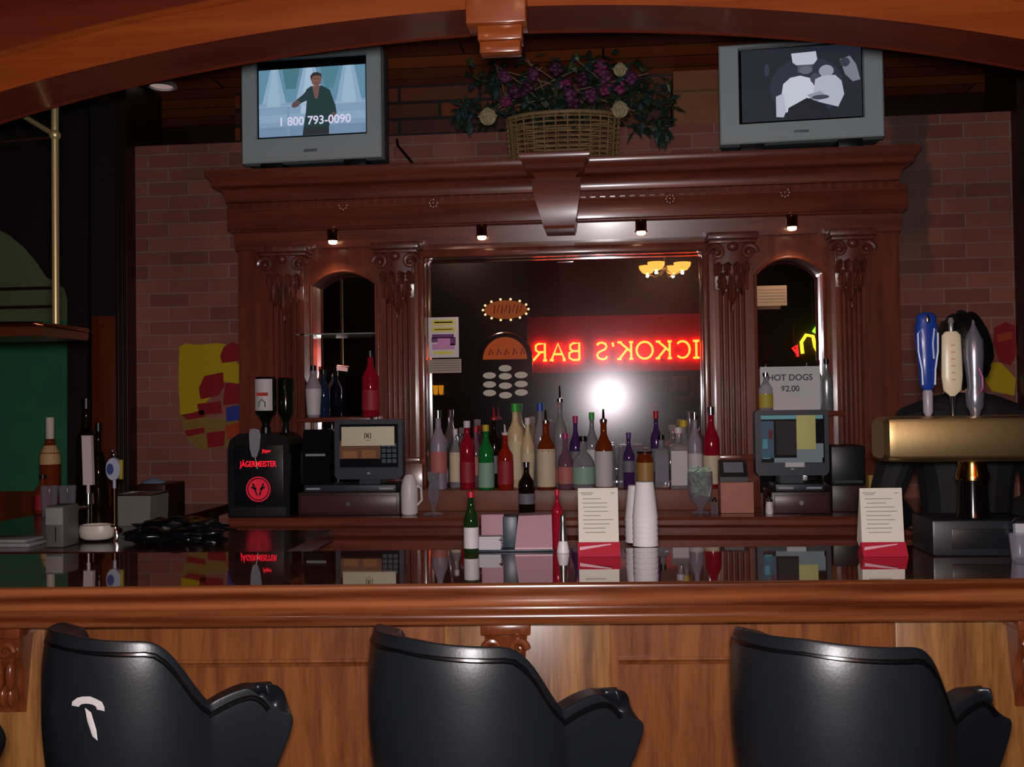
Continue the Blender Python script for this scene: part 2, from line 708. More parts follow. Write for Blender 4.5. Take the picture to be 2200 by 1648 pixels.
# raised step in front of the mirror
SX0, SX1 = at(898, 1000, 4.3).x, at(1546, 1000, 4.3).x
SZ = CZ + .088
MB().box(SX0, SX1, 4.245, FY - .005, CZ, SZ, .004).build('bottle_step', mat('worn brown step board', '7c4a3a', .45, noise=.15, nscale=9), bb)


def pilaster(u0, u1, name='pilaster'):
    x0, x1 = at(u0, 800, FY).x, at(u1, 800, FY).x
    xm = (x0 + x1) / 2
    zt = 1.5 + .149 * FY + .06
    zb = CZ
    g = MB()
    yf = FY - .04
    g.box(x0 - .03, x1 + .03, yf - .012, FY, zb, zb + .2, .004)
    g.box(x0 - .018, x1 + .018, yf - .006, FY, zb + .2, zb + .225, .004)
    # fluted shaft
    nfl = 5
    w = (x1 - x0)
    prof = []
    m = w * .1
    step = (w - 2 * m) / nfl
    prof.append((x0, FY))
    prof.append((x0, yf))
    for i in range(nfl):
        a = x0 + m + i * step
        for j in range(7):
            th = PI * j / 6
            prof.append((a + step * .5 - step * .38 * math.cos(th), yf + .02 * math.sin(th)))
    prof.append((x1, yf))
    prof.append((x1, FY))
    z1 = zt - .24
    g.prism(prof, 'z', zb + .225, z1)
    g.box(x0, x1, yf, FY, z1, zt, .003)
    p = g.build(name, MAHO_V, bb)
    # carved capital: abacus, scrolls, two tiers of acanthus leaves
    c = MB()
    zc = zt - .215
    c.box(x0 - .035, x1 + .035, yf - .075, FY, zt - .03, zt, .006)
    c.box(x0 - .025, x1 + .025, yf - .06, FY, zt - .045, zt - .03, .004)
    for s in (-1, 1):
        pts = []
        for i in range(22):
            th = i * .38
            rr = .036 * (1 - i / 25)
            pts.append((xm + s * (w * .5 - .006) + s * rr * math.cos(th), yf - .05, zt - .085 + rr * math.sin(th)))
        c.tube(pts, [.013 * (1 - i / 34) for i in range(22)], 8)
        c.ball((xm + s * (w * .5 - .006), yf - .055, zt - .085), .014)
    c.ball((xm, yf - .055, zt - .06), .024, .018, .02)
    c.grid([[(xm + sx * w * (.5 - .16 * q), yf + .002 - kk * (.045 * (1 - q) ** 1.5 + .006), zt - .045 - .2 * q) for sx, kk in ((-1, 0), (-1, .7), (-.5, 1), (0, 1.1), (.5, 1), (1, .7), (1, 0))] for q in [i / 8 for i in range(9)]])

    def leaf_(xc, z0, ln, wd, out, up):
        rows = []
        for q in range(9):
            tq = q / 8
            ww = wd * (math.sin(PI * min(1, .22 + .6 * tq)) ** .8) * (1 - max(0, tq - .6) * 2.2) * (1 + .12 * math.sin(tq * 22))
            yy = yf - .012 - out * tq ** 1.6
            z = z0 + (ln * tq if up else -ln * tq) - (.02 * max(0, tq - .7) / .3 if up else 0)
            rows.append([(xc - ww, yy + .01, z), (xc - ww * .5, yy - .006, z), (xc - ww * .12, yy - .001, z), (xc, yy - .008, z), (xc + ww * .12, yy - .001, z), (xc + ww * .5, yy - .006, z), (xc + ww, yy + .01, z)])
        c.grid(rows)
    for k in (-1.5, -.5, .5, 1.5):
        leaf_(xm + k * w * .26, zc + .035, .075, w * .13, .045, True)
    for k in (-1, 0, 1):
        leaf_(xm + k * w * .27, zc + .05, .1 if k else .16, w * .15, .012, False)
    c.ball((xm, yf - .03, zc - .105), .008, .006, .016)
    cap = c.build('capital', MAHO_D, p)
    return x0, x1, zt


px_ = [pilaster(*q) for q in ((584, 660), (826, 896), (1536, 1610), (1794, 1858))]
ZT = px_[0][2]
# upper carcase: end stiles, arched niche frames, mirror frame and header
ML, MR = at(914, 700, MY).x, at(1513, 700, MY).x
MT = 1.5 + .1478 * MY


def niche_frame(xa, xb, u0, u1, vs, vt, name):
    """panel with an arched opening between two pilasters"""
    n0, n1 = at(u0, vs, FY), at(u1, vs, FY)
    zs, zt2 = at((u0 + u1) / 2, vs, FY).z, at((u0 + u1) / 2, vt, FY).z
    g = MB()
    xm, hw, rise = (n0.x + n1.x) / 2, (n1.x - n0.x) / 2, zt2 - zs
    rad = (hw * hw + rise * rise) / (2 * rise)
    a = math.asin(min(1, hw / rad))
    arc = [(xm + rad * math.sin(-a + 2 * a * i / 20), zt2 - rad + rad * math.cos(-a + 2 * a * i / 20)) for i in range(21)]
    g.prism([(xa, CZ), (n0.x, CZ)] + arc + [(n1.x, CZ), (xb, CZ), (xb, ZT), (xa, ZT)], 'y', FY, MY)
    # bead round the opening
    path = [(n0.x, FY - .004, CZ + .3)] + [(x, FY - .004, z) for x, z in arc] + [(n1.x, FY - .004, CZ + .3)]
    g.tube(path, .007, 8)
    g.build(name, MAHO_V, bb)
    MB().box(n0.x - .01, n1.x + .01, MY, MY + .006, CZ + .05, zt2 + .02).build('niche_mirror', MIRROR, bb)
    return n0.x, n1.x


xs = (XL, at(913, 700, FY).x - .0, at(1514, 700, FY).x, XR)
nl = niche_frame(XL, at(912, 700, FY).x, 669, 808, 612, 583, 'arched_panel')
nr = niche_frame(at(1516, 700, FY).x, XR, 1622, 1770, 590, 553, 'arched_panel')
g = MB()
g.box(at(912, 700, FY).x, at(1516, 700, FY).x, FY, MY + .0, MT, ZT + .03)
g.m = 0
g.build('header_panel', MAHO, bb)
g = MB()
g.box(ML - .02, MR + .02, MY + .0, MY + .008, SZ - .02, MT + .02)
g.build('mirror', MIRROR, bb)
g = MB()                        # inner mirror frame
g.box(ML - .016, ML + .012, FY - .012, MY, SZ, MT + .012, .005)
g.box(MR - .012, MR + .016, FY - .012, MY, SZ, MT + .012, .005)
g.box(ML - .016, MR + .016, FY - .014, MY, MT - .006, MT + .03, .006)
g.build('mirror_frame', MAHO_V, bb)
# carcase back and sides
g = MB()
g.box(XL, XL + .02, MY, WY - .004, CZ, FRZ0)
g.box(XR - .02, XR, MY, WY - .004, CZ, FRZ0)
g.box(XL + .02, XR - .02, MY + .012, MY + .03, CZ, FRZ0)
g.build('carcase', MAHO_V, bb)
# niche ledges
LZ = 1.452
g = MB()
g.box(nl[0] - .05, nl[1] - .002, 4.27, MY - .002, LZ - .02, LZ, .003)
g.build('niche_ledge', MAHO, bb)
g = MB()
g.box(nr[0] + .002, nr[1] + .05, 4.27, MY - .002, LZ - .02, LZ, .003)
g.build('niche_ledge', MAHO, bb)
pz = at(735, 717, 4.36).z
MB().box(nl[0] - .06, nl[1] - .002, 4.36, MY - .002, pz - .003, pz + .003).build('glass_shelf', mat('greenish shelf glass', 'c8d0cc', .08, trans=.7), bb)
# soffit, cove, frieze
g = MB()
g.prism([(4.40, ZT - .005), (4.366, ZT - .005), (4.352, FRZ0 - .004), (4.30, FRZ0 - .004), (4.30, FRZ0), (WY - .005, FRZ0), (WY - .005, ZT - .005)], 'x', XL, XR)
g.build('soffit_cove', MAHO, bb)
CRB = CRZ - .145
MB().box(XL - .005, XR + .005, 4.28, WY - .005, FRZ0, CRB, .004).build('frieze', MAHO, bb)
for u, v in ((735, 440), (930, 435), (1440, 425), (1688, 412)):
    p = at(u, v, 4.275)
    g = MB()
    for k in range(8):
        th = k * PI / 4
        g.ball((p.x + .017 * math.cos(th), 4.279, p.z + .017 * math.sin(th)), .012, .005, .012, 8)
    g.ball((p.x, 4.277, p.z), .011, .007, .011, 8)
    g.build('rosette', MAHO, bb)
prof = [(4.285, CRB - .03), (4.276, CRB - .02), (4.276, CRB + .012)]
for i in range(9):
    th = i / 8 * PI / 2
    prof.append((4.268 - .04 * (1 - math.cos(th)), CRB + .016 + .06 * math.sin(th)))
prof += [(4.222, CRB + .082), (4.222, CRB + .1), (4.21, CRB + .112), (4.2, CRB + .13), (4.2, CRZ)]
g = MB()
g.crown(prof, XL + .012, XR - .045, 4.285, WY - .005)
g.build('cornice', MAHO, bb)
g = MB()
nx = int((XR - XL) / .042)
for i in range(nx):
    xx = XL + .01 + i * (XR - XL - .02) / nx
    g.box(xx, xx + .022, 4.262, 4.2765, CRB - .012, CRB + .01)
g.build('dentil_moulding', MAHO, bb)
# keystone in the middle
kp = [at(1143, 394, 4.16), at(1247, 394, 4.16), at(1236, 492, 4.2), at(1168, 489, 4.2)]
kx = (at(1120, 351, 4.0).x, at(1266, 351, 4.0).x)
g = MB()
rows = []
for z, xa, xb, y in ((kp[2].z, kp[3].x + .006, kp[2].x - .006, 4.17), (kp[2].z + .012, kp[3].x, kp[2].x, 4.16), (CRB + .0, kp[0].x, kp[1].x, 4.16), (CRB + .05, kp[0].x, kp[1].x, 4.16)):
    rows.append([(xa, 4.39, z), (xa, y, z), (xb, y, z), (xb, 4.39, z)])
vs = g.grid(rows)
g.bm.faces.new(vs[0][::-1])
g.bm.faces.new(vs[-1])
kprof = [(y - .1, z + .002) for y, z in prof[3:]]
g.crown(kprof, kp[0].x + .022, kp[1].x - .03, 4.17, 4.4)
g.build('keystone', MAHO, bb)

# puck lamps under the soffit
for i, (u, v) in enumerate(((715, 500), (1035, 487), (1377, 475), (1701, 467))):
    p = at(u, v, 4.32)
    zt_ = FRZ0 - .006
    where = ['over the left arched niche', 'left of the keystone over the mirror', 'right of the keystone over the mirror', 'over the right arched niche'][i]
    t = thing('puck_lamp', 'small brass cylinder spotlight hanging under the cornice ' + where, 'spotlight', (p.x, 4.32, zt_), 0, 'brass spotlights under the back bar cornice')
    if i == 0:
        m1 = MB().lathe([(0, 0), (.022, 0), (.024, -.004), (.024, -.042), (.027, -.046), (.027, -.05), (.02, -.05)], 20).build('housing', BRASS, t)
        m2 = MB().lathe([(.0195, -.049), (.0195, -.058), (.014, -.063), (0, -.064)], 20).build('lamp_face', glow('puck lamp face', 'ffd8a8', 5), t)
    else:
        for mm in (m1, m2):
            c = mm.copy()
            COL.objects.link(c)
            c.parent = t
    l = lamp('puck_light', 'SPOT', (p.x, 4.32, zt_ - .072), 2.2, (1, .72, .42), .02)
    l.data.spot_size = R_(110)
    l.data.spot_blend = .8

#@@BAR
# ------------------------------------------------------------------ the bar in front
TB = R_(3.9)
BAR = thing('bar_counter', 'long oak bar with glossy dark top and rounded front rail', 'bar', (-.25, 2.40, 0), TB)
BZ_ = 1.07
WB = Matrix.Translation((-.25, 2.40, 0)) @ Matrix.Rotation(TB, 4, 'Z')
IB = WB.inverted()


def bar_x(u, v, ly):        # local x on the bar where the pixel's ray meets the local plane y = ly
    o0, d = IB @ CAM, IB.to_3x3() @ ray(u, v)
    t_ = (ly - o0.y) / d.y
    q = o0 + d * t_
    return q.x, q.z


BLX0, BLX1 = -1.75, 1.75
g = MB()
g.box(BLX0, BLX1, .004, .56, BZ_ - .04, BZ_)
g.build('bar_top', TOPW, BAR)
prof = [(.004, BZ_ - .0415), (.004, BZ_ + .0), (-.004, BZ_ + .001), (-.012, BZ_ - .004), (-.014, BZ_ - .012), (-.008, BZ_ - .03), (-.002, BZ_ - .042), (-.002, BZ_ - .05), (-.006, BZ_ - .054)]
for i in range(11):
    th = PI * i / 10
    prof.append((-.012 - .026 * math.sin(th), BZ_ - .0755 + .0215 * math.cos(th)))
prof += [(.02, BZ_ - .098), (.11, BZ_ - .098), (.11, BZ_ - .0415)]
g = MB()
g.prism(prof, 'x', BLX0, BLX1)
g.build('front_rail', OAK_X, BAR)
PY_ = .1
g = MB()
g.box(BLX0, BLX1, PY_ + .02, .54, .1, BZ_ - .0425)
g.box(BLX0, BLX1, PY_ + .06, .5, 0, .1)
g.build('bar_body', OAK_P, BAR)
pil = [(-80, 95), (955, 1312), (1925, 2290)]
edges = []
for (u0, u1) in pil:
    a, b2 = bar_x(u0, 1400, PY_ - .02)[0], bar_x(u1, 1400, PY_ - .02)[0]
    edges.append((a, b2))
for a, b2 in edges:
    g = MB()
    g.box(a, b2, PY_ - .02, PY_ + .0195, 0, BZ_ - .0985, .003)
    pp = g.build('pilaster', OAK_G, BAR)
for (a, b2), u in zip(edges, (10, 1088, 2225)):
    xm = bar_x(u, 1400, PY_ - .06)[0]
    c = MB()
    zt_ = BZ_ - .099
    c.box(xm - .06, xm + .06, PY_ - .105, PY_ - .0205, zt_ - .025, zt_, .004)
    rows = []
    for i in range(13):
        q = i / 12
        rows.append([(xm + sx * (.052 - .018 * q), PY_ - .021 - (.075 * (1 - q) ** 1.4 + .012 * math.sin(q * PI * 2.2) ** 2) * k2, zt_ - .025 - .2 * q) for sx, k2 in ((-1, 0), (-1, .85), (-.4, 1.1), (0, 1.2), (.4, 1.1), (1, .85), (1, 0))])
    c.grid(rows)
    for s in (-1, 1):
        pts = []
        for i in range(18):
            th = i * .42
            rr = .022 * (1 - i / 21)
            pts.append((xm + s * (.03) + s * rr * math.cos(th), PY_ - .112, zt_ - .055 + rr * math.sin(th)))
        c.tube(pts, [.009 * (1 - i / 28) for i in range(18)], 8)
    for i in range(3):
        c.ball((xm + (i - 1) * .026, PY_ - .085 + abs(i - 1) * .01, zt_ - .12), .013, .02, .04)
        c.ball((xm + (i - 1) * .02, PY_ - .06, zt_ - .175), .011, .02, .03)
    c.build('corbel', OAK_R, BAR)
# framed panels between the pilasters
for (a, b2) in ((edges[0][1], edges[1][0]), (edges[1][1], edges[2][0])):
    g = MB()
    zt_ = BZ_ - .0985
    zr = bar_x(1450, 1410, PY_)[1]
    g.box(a + .0005, b2 - .0005, PY_, PY_ + .0195, zr, zt_)
    g.box(a + .0005, b2 - .0005, PY_, PY_ + .0195, .0, .2)
    g.box(a + .0005, a + .02, PY_, PY_ + .0195, .2, zr)
    g.box(b2 - .02, b2 - .0005, PY_, PY_ + .0195, .2, zr)
    for (z0, z1) in ((zr - .008, zr), (.2, .208)):
        g.prism([(PY_ - .006, z0), (PY_ - .006, z1), (PY_ + .019, z1), (PY_ + .019, z0)], 'x', a + .02, b2 - .02)
    g.prism([(PY_ + .004, zr - .02), (PY_ + .0, zr - .012), (PY_ + .019, zr - .008), (PY_ + .019, zr - .02)], 'x', a + .02, b2 - .02)
    g.build('panel_frame', OAK_P, BAR)

#@@ARCH
# ------------------------------------------------------------------ arched canopy over the bar
AS = 2.58 / 2.2
AX, AZ = -.235 * AS, 1.5 + .884 * AS


def arch_z(x):
    q = abs(x - AX) / AS
    return AZ - (.0885 * q * q + .004 * q ** 4 + .008 * q) * AS


acy0, acy1 = 2.58, 2.755
ar = thing('arch_canopy', 'wide russet timber arch with a hanging keystone spanning above the bar', 'arch', (0, 0, 0))
xsA = [AX - 2.2 + 4.4 * i / 60 for i in range(61)]
g = MB()
top = [(x, CEIL - .002) for x in (xsA[-1], xsA[0])]
g.prism([(x, arch_z(x) + .105) for x in xsA] + top, 'y', acy0 + .03, acy1 - .03)
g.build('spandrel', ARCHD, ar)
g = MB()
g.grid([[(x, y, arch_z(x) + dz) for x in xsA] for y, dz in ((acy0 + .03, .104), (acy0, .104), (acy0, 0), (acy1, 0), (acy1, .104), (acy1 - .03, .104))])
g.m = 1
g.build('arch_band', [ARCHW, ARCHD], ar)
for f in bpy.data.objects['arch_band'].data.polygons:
    f.material_index = 0 if f.normal.y < -.5 else 1  # underside and rear take the darker timber: shade put into the colour
g = MB()
g.grid([[(x, y, arch_z(x) + dz) for x in xsA] for y, dz in ((acy0 + .029, .106), (acy0 - .014, .106), (acy0 - .016, .1), (acy0 - .008, .094), (acy0, .092))])
g.build('arch_moulding', ARCHW, ar)
g = MB()
g.grid([[(x, y, arch_z(x) + dz) for x in xsA] for y, dz in ((acy1 + .002, .0), (acy1 + .012, -.003), (acy1 + .014, .008), (acy1 + .002, .014))], close_v=True)
g.build('rear_bead', ARCHD, ar)
g = MB()
k0, k1 = at(1000, 30, acy0 - .06), at(1130, 30, acy0 - .06)
k2, k3 = at(1026, 80, acy0 - .04), at(1122, 80, acy0 - .04)
g.box(k0.x, k1.x, acy0 - .06, acy0 + .03, at(1065, 48, acy0 - .06).z, AZ + .5, .004)
g.box(k2.x, k3.x, acy0 - .045, acy0 + .02, at(1075, 84, acy0 - .045).z, at(1065, 48, acy0 - .06).z, .004)
g.box(k2.x + .004, k3.x - .004, acy0 - .04, acy0 + .008, at(1075, 112, acy0 - .04).z, at(1075, 84, acy0 - .045).z, .006)
g.build('keystone', ARCHW, ar)

# brass pole with the hanging glass rack at the left end of the bar
HY = 2.86
pt, pb, pj = at(124, 210, HY), at(120, 705, HY), at(124, 290, HY)
t = thing('hanging_rack', 'brass pole hanging at the far left with a dark copper rack shelf', 'rack', (pb.x, HY, pb.z))
MB().cyl((0, 0, 0), (0, 0, CEIL - pb.z - .003), .0105, n=16).build('pole', BRASS_D, t)
q = at(32, 238, HY + .05)
MB().cyl((0, 0, pj.z - pb.z), (q.x - pb.x, .05, q.z - pb.z), .008, n=12).ball((0, 0, pj.z - pb.z), .017).ball((q.x - pb.x, .05, q.z - pb.z), .0095).build('brace', BRASS_D, t)
q2 = at(-80, 302, HY)
MB().cyl((0, 0, pj.z - pb.z - .006), (q2.x - pb.x, .0, pj.z - pb.z - .02), .004, n=8).build('tie_rod', DARKW, t)
e = at(-190, 690, HY).x - pb.x
g = MB()
g.prism([(-.09, -.028), (-.1, -.012), (-.09, .003), (.16, .003), (.17, -.012), (.16, -.028)], 'x', e, .012)
g.build('shelf', mat('copper brown shelf', '5a2c1c', .3, .3), t)
g = MB()
g.tube([(e, -.11, .012), (0, -.11, .004), (.014, -.1, .004), (.018, 0, .004), (.014, .16, .004), (e, .17, .012)], .007, 8)
g.build('rail', mat('dark copper', '8a4a30', .25, 1), t)

#@@STOOLS
# ------------------------------------------------------------------ bar stools
def stool_parts(t):
    Rr = .172

    def pt_(s, q):
        a = abs(s)
        sg = 1 if s >= 0 else -1
        if a <= .62:
            an = a / .62 * R_(98)
            x, y = Rr * math.sin(an), -Rr * math.cos(an)
            nx_, ny_ = math.sin(an), -math.cos(an)
        else:
            tt = (a - .62) / .38
            an = R_(98)
            tt *= (1 - .3 * (max(0, q - .78) / .22) ** 2) if q > .78 else (1 - .34 * ((.78 - q) / .78) ** 1.3)
            x, y = Rr * math.sin(an) + .05 * tt + .02 * tt * tt, -Rr * math.cos(an) + .185 * tt
            nx_, ny_ = 1, 0
        an_d = min(a / .62, 1) * 98
        f = max(0, min(1, (an_d - 58) / 42))
        f = f * f * (3 - 2 * f)
        zt = 1.05 - .02 * (an_d / 98) - .135 * f
        if a > .62:
            tt = (a - .62) / .38
            zt = .89 + .028 * math.sin(min(1, tt * 1.3) * PI / 2) - .03 * max(0, (tt - .7) / .3) ** 2
        zb = .64 + (.03 * max(0, (a - .62) / .38))
        z = zb + (zt - zb) * q
        lean = (.05 * (min(q, .8) - .3) + .016 * math.sin(PI * min(1, q / .8)) - .075 * max(0, q - .8) ** 1.0 * (q - .8) / .2) * (1 - .5 * min(1, a / .62))
        flare = .02 * max(0, (a - .5) / .5) * q ** 2
        return (sg * (x + nx_ * (lean + flare)), y + ny_ * lean, z)
    ns, nq = 56, 14
    g = MB()
    g.grid([[pt_(-1 + 2 * i / ns, j / nq) for i in range(ns + 1)] for j in range(nq + 1)])
    b = g.build('backrest', VINYL, t, smooth=80)
    md = b.modifiers.new('s', 'SOLIDIFY')
    md.thickness = .056
    md.offset = 0
    md = b.modifiers.new('v', 'BEVEL')
    md.width = .02
    md.segments = 3
    md.limit_method = 'ANGLE'
    md.angle_limit = R_(60)
    md = b.modifiers.new('u', 'SUBSURF')
    md.levels = md.render_levels = 1
    # welt just outside the rim
    pts = []
    for i in range(ns + 1):
        s = -1 + 2 * i / ns
        p = Vector(pt_(s, 1))
        p2 = Vector(pt_(min(1, s + .01), 1)) - Vector(pt_(max(-1, s - .01), 1))
        n = Vector((p2.y, -p2.x, 0)).normalized()
        pts.append(p + n * .03 + Vector((0, 0, -.02)))
    MB().tube(pts, .006, 8).build('welt', VINYL_E, t)
    g = MB()
    g.lathe([(0, .715), (.165, .715), (.175, .735), (.178, .77), (.17, .8), (.13, .815), (0, .82)], 32, c=(0, .04, 0), sy=1.12)
    g.build('seat', VINYL, t)
    g = MB()
    g.lathe([(0, .66), (.12, .66), (.12, .714), (0, .714)], 24)
    g.lathe([(0, .3), (.035, .3), (.035, .66), (0, .66)], 20)
    g.build('swivel_post', BLACKM, t)
    for k in range(4):
        an = PI / 4 + k * PI / 2
        MB().tube([(.03 * math.cos(an), .03 * math.sin(an), .45), (.13 * math.cos(an), .13 * math.sin(an), .38), (.215 * math.cos(an), .215 * math.sin(an), .012)], .014, 8).build('leg', BLACKM, t)
    g = MB()
    g.tube([(.175 * math.cos(i * PI / 16), .175 * math.sin(i * PI / 16), .2) for i in range(32)], .011, 8, closed=True)
    g.build('foot_ring', CHROME, t)
    return pt_


ST = [(-.995, 2.07, -32, 'black vinyl tub bar stool with torn back showing white padding at left'),
      (-.285, 2.07, -34, 'black vinyl tub bar stool with one wing arm before the middle pilaster'),
      (.455, 2.09, -29, 'black vinyl tub bar stool with broad back nearest the beer tower'),
      (-1.54, 1.9, -40, 'black bar stool in the bottom left corner with only one arm in view')]
s0 = thing('bar_stool', ST[0][3], 'bar stool', (ST[0][0], ST[0][1], 0), R_(ST[0][2]), 'black tub stools along the bar')
PT = stool_parts(s0)
s0.scale = (.92, .92, 1)
for x, y, rz, lb in ST[1:]:
    dup(s0, (x, y, 0), R_(rz), lb, 'black tub stools along the bar').scale = (1, 1, 1)
# the rip in the first stool's back
pc = Vector(PT(-.2, .62))


def on_back(s, q, off):
    p = Vector(PT(s, q))
    d1 = Vector(PT(s + .01, q)) - p
    d2 = Vector(PT(s, q + .01)) - p
    n = d1.cross(d2).normalized()
    if n.y > 0:
        n = -n
    return p + n * off


g = MB()


def patch(outline, off=.0355):
    c = [sum(a[i] for a in outline) / len(outline) for i in (0, 1)]
    vc = g.bm.verts.new(on_back(c[0], c[1], off + .004))
    vs_ = [g.bm.verts.new(on_back(a, b, off)) for a, b in outline]
    for i in range(len(vs_)):
        g.bm.faces.new((vc, vs_[i], vs_[(i + 1) % len(vs_)]))


TS, TQ = .17, .7
arc = []
for i in range(9):
    th = PI * (.98 - i / 8 * 1.05)
    arc.append((TS + .06 * math.cos(th), TQ + .055 * math.sin(th)))
arc2 = []
for i in range(9):
    th = PI * (-.07 + i / 8 * 1.05)
    arc2.append((TS + .032 * math.cos(th), TQ + .02 * math.sin(th)))
outl = arc + arc2
vs_o = [g.bm.verts.new(on_back(a, b, .036 + .003 * (i % 2))) for i, (a, b) in enumerate(arc)]
vs_i = [g.bm.verts.new(on_back(a, b, .036)) for a, b in arc2[::-1]]
for i in range(8):
    g.bm.faces.new((vs_o[i], vs_o[i + 1], vs_i[i + 1], vs_i[i]))
patch([(TS - .01, TQ), (TS + .012, TQ - .02), (TS + .03, TQ - .1), (TS + .034, TQ - .15), (TS + .016, TQ - .13), (TS - .002, TQ - .06)])
g.build('torn_padding', mat('exposed white padding', 'cfc8c4', .8), s0, normals=True)

#@@TVS
# ------------------------------------------------------------------ televisions on the cornice
def tv(label, u0, u1, vb, vtop, Y, rz, scr, pic):
    pm = at((u0 + u1) / 2, vb, Y)
    sc = scale_at(pm)
    w, h = (u1 - u0) * sc, (vb - vtop) * sc
    z0 = CRZ
    t = thing('television', label, 'television', (pm.x, Y, z0), rz)
    zb = pm.z - z0
    for s in (-1, 1):
        MB().box(s * w * .3 - .05, s * w * .3 + .05, .02, .3, 0.0005, zb + .01, .004).build('foot', BLACK, t)
    # cabinet tapering to the back
    g = MB()
    rows = []
    for y, f in ((.05, .985), (.16, .97), (.3, .78), (.42, .6)):
        hw, hh = w / 2 * f, h / 2 * f
        zc = zb + h / 2 + .01 * (1 - f)
        rows.append([(-hw, y, zc - hh), (hw, y, zc - hh), (hw, y, zc + hh), (-hw, y, zc + hh)])
    vs = g.grid(rows, close_u=True)
    g.bm.faces.new(vs[-1])
    g.build('cabinet', mat('grey television back', '5c6668', .55), t)
    # bezel ring with screen opening (fractions of width/height)
    a0, a1, b0, b1 = scr
    X0, X1 = -w / 2 + a0 * w, -w / 2 + a1 * w
    Z0, Z1 = zb + b0 * h, zb + b1 * h
    g = MB()
    outer = [(-w / 2, zb), (w / 2, zb), (w / 2, zb + h), (-w / 2, zb + h)]
    inner = [(X0, Z0), (X1, Z0), (X1, Z1), (X0, Z1)]
    rows = [[(x, .055, z) for x, z in outer], [(x, .006, z) for x, z in outer],
            [(x + (.006 if x < 0 else -.006), 0, z + (.006 if z < zb + h / 2 else -.006)) for x, z in outer],
            [(x, 0, z) for x, z in [(X0 - .004, Z0 - .004), (X1 + .004, Z0 - .004), (X1 + .004, Z1 + .004), (X0 - .004, Z1 + .004)]],
            [(x, .012, z) for x, z in inner], [(x, .03, z) for x, z in inner]]
    g.grid(rows, close_u=True)
    # grooves: lower speaker strip and power button
    g.box(-w * .46, w * .46, -.003, .002, zb + h * .035, zb + h * .05)
    g.build('bezel', SILVERP, t, smooth=30)
    g = MB()
    g.box(-.03, .03, -.004, .001, zb + h * .075, zb + h * .1, .001)
    g.build('button', mat('grey television button', '6c797c', .4), t)
    g = MB()                       # faceplate, very slightly domed
    rows = []
    for j in range(7):
        rows.append([(X0 + (X1 - X0) * i / 8, .022 - .006 * (1 - (2 * i / 8 - 1) ** 2) * (1 - (2 * j / 6 - 1) ** 2), Z0 + (Z1 - Z0) * j / 6) for i in range(9)])
    g.grid(rows)
    sc_ = g.build('screen', mat('dark screen glass', '0a0c12', .15), t)
    # the moving picture: coloured emitting patches
    g = MB()
    mats = []
    for i, (poly, colr, st_) in enumerate(pic):
        if poly == 'text':
            continue
        m_ = glow('picture ' + colr, colr, st_)
        if m_ not in mats:
            mats.append(m_)
        g.m = mats.index(m_)
        g.face([(X0 + (X1 - X0) * a, .0145 - .00012 * i, Z0 + (Z1 - Z0) * (1 - b)) for a, b in poly])
    for i, (poly, colr, st_) in enumerate(pic):
        if poly == 'text':
            m_ = glow('picture ' + colr[1], colr[1], st_)
            if m_ not in mats:
                mats.append(m_)
            g.m = mats.index(m_)
            g.text(colr[0], (Z1 - Z0) * .15, UPRIGHT(X0 + (X1 - X0) * .53, .0145 - .00012 * (i + 2), Z0 + (Z1 - Z0) * .2), bold=True)
    g.build('picture', mats, sc_, normals=False, smooth=0)
    return t


def ell(cx, cy, rx, ry, n=18, a=0):
    return [(cx + rx * math.cos(2 * PI * i / n) * math.cos(a) - ry * math.sin(2 * PI * i / n) * math.sin(a), cy + rx * math.cos(2 * PI * i / n) * math.sin(a) * .75 + ry * math.sin(2 * PI * i / n) * math.cos(a)) for i in range(n)]


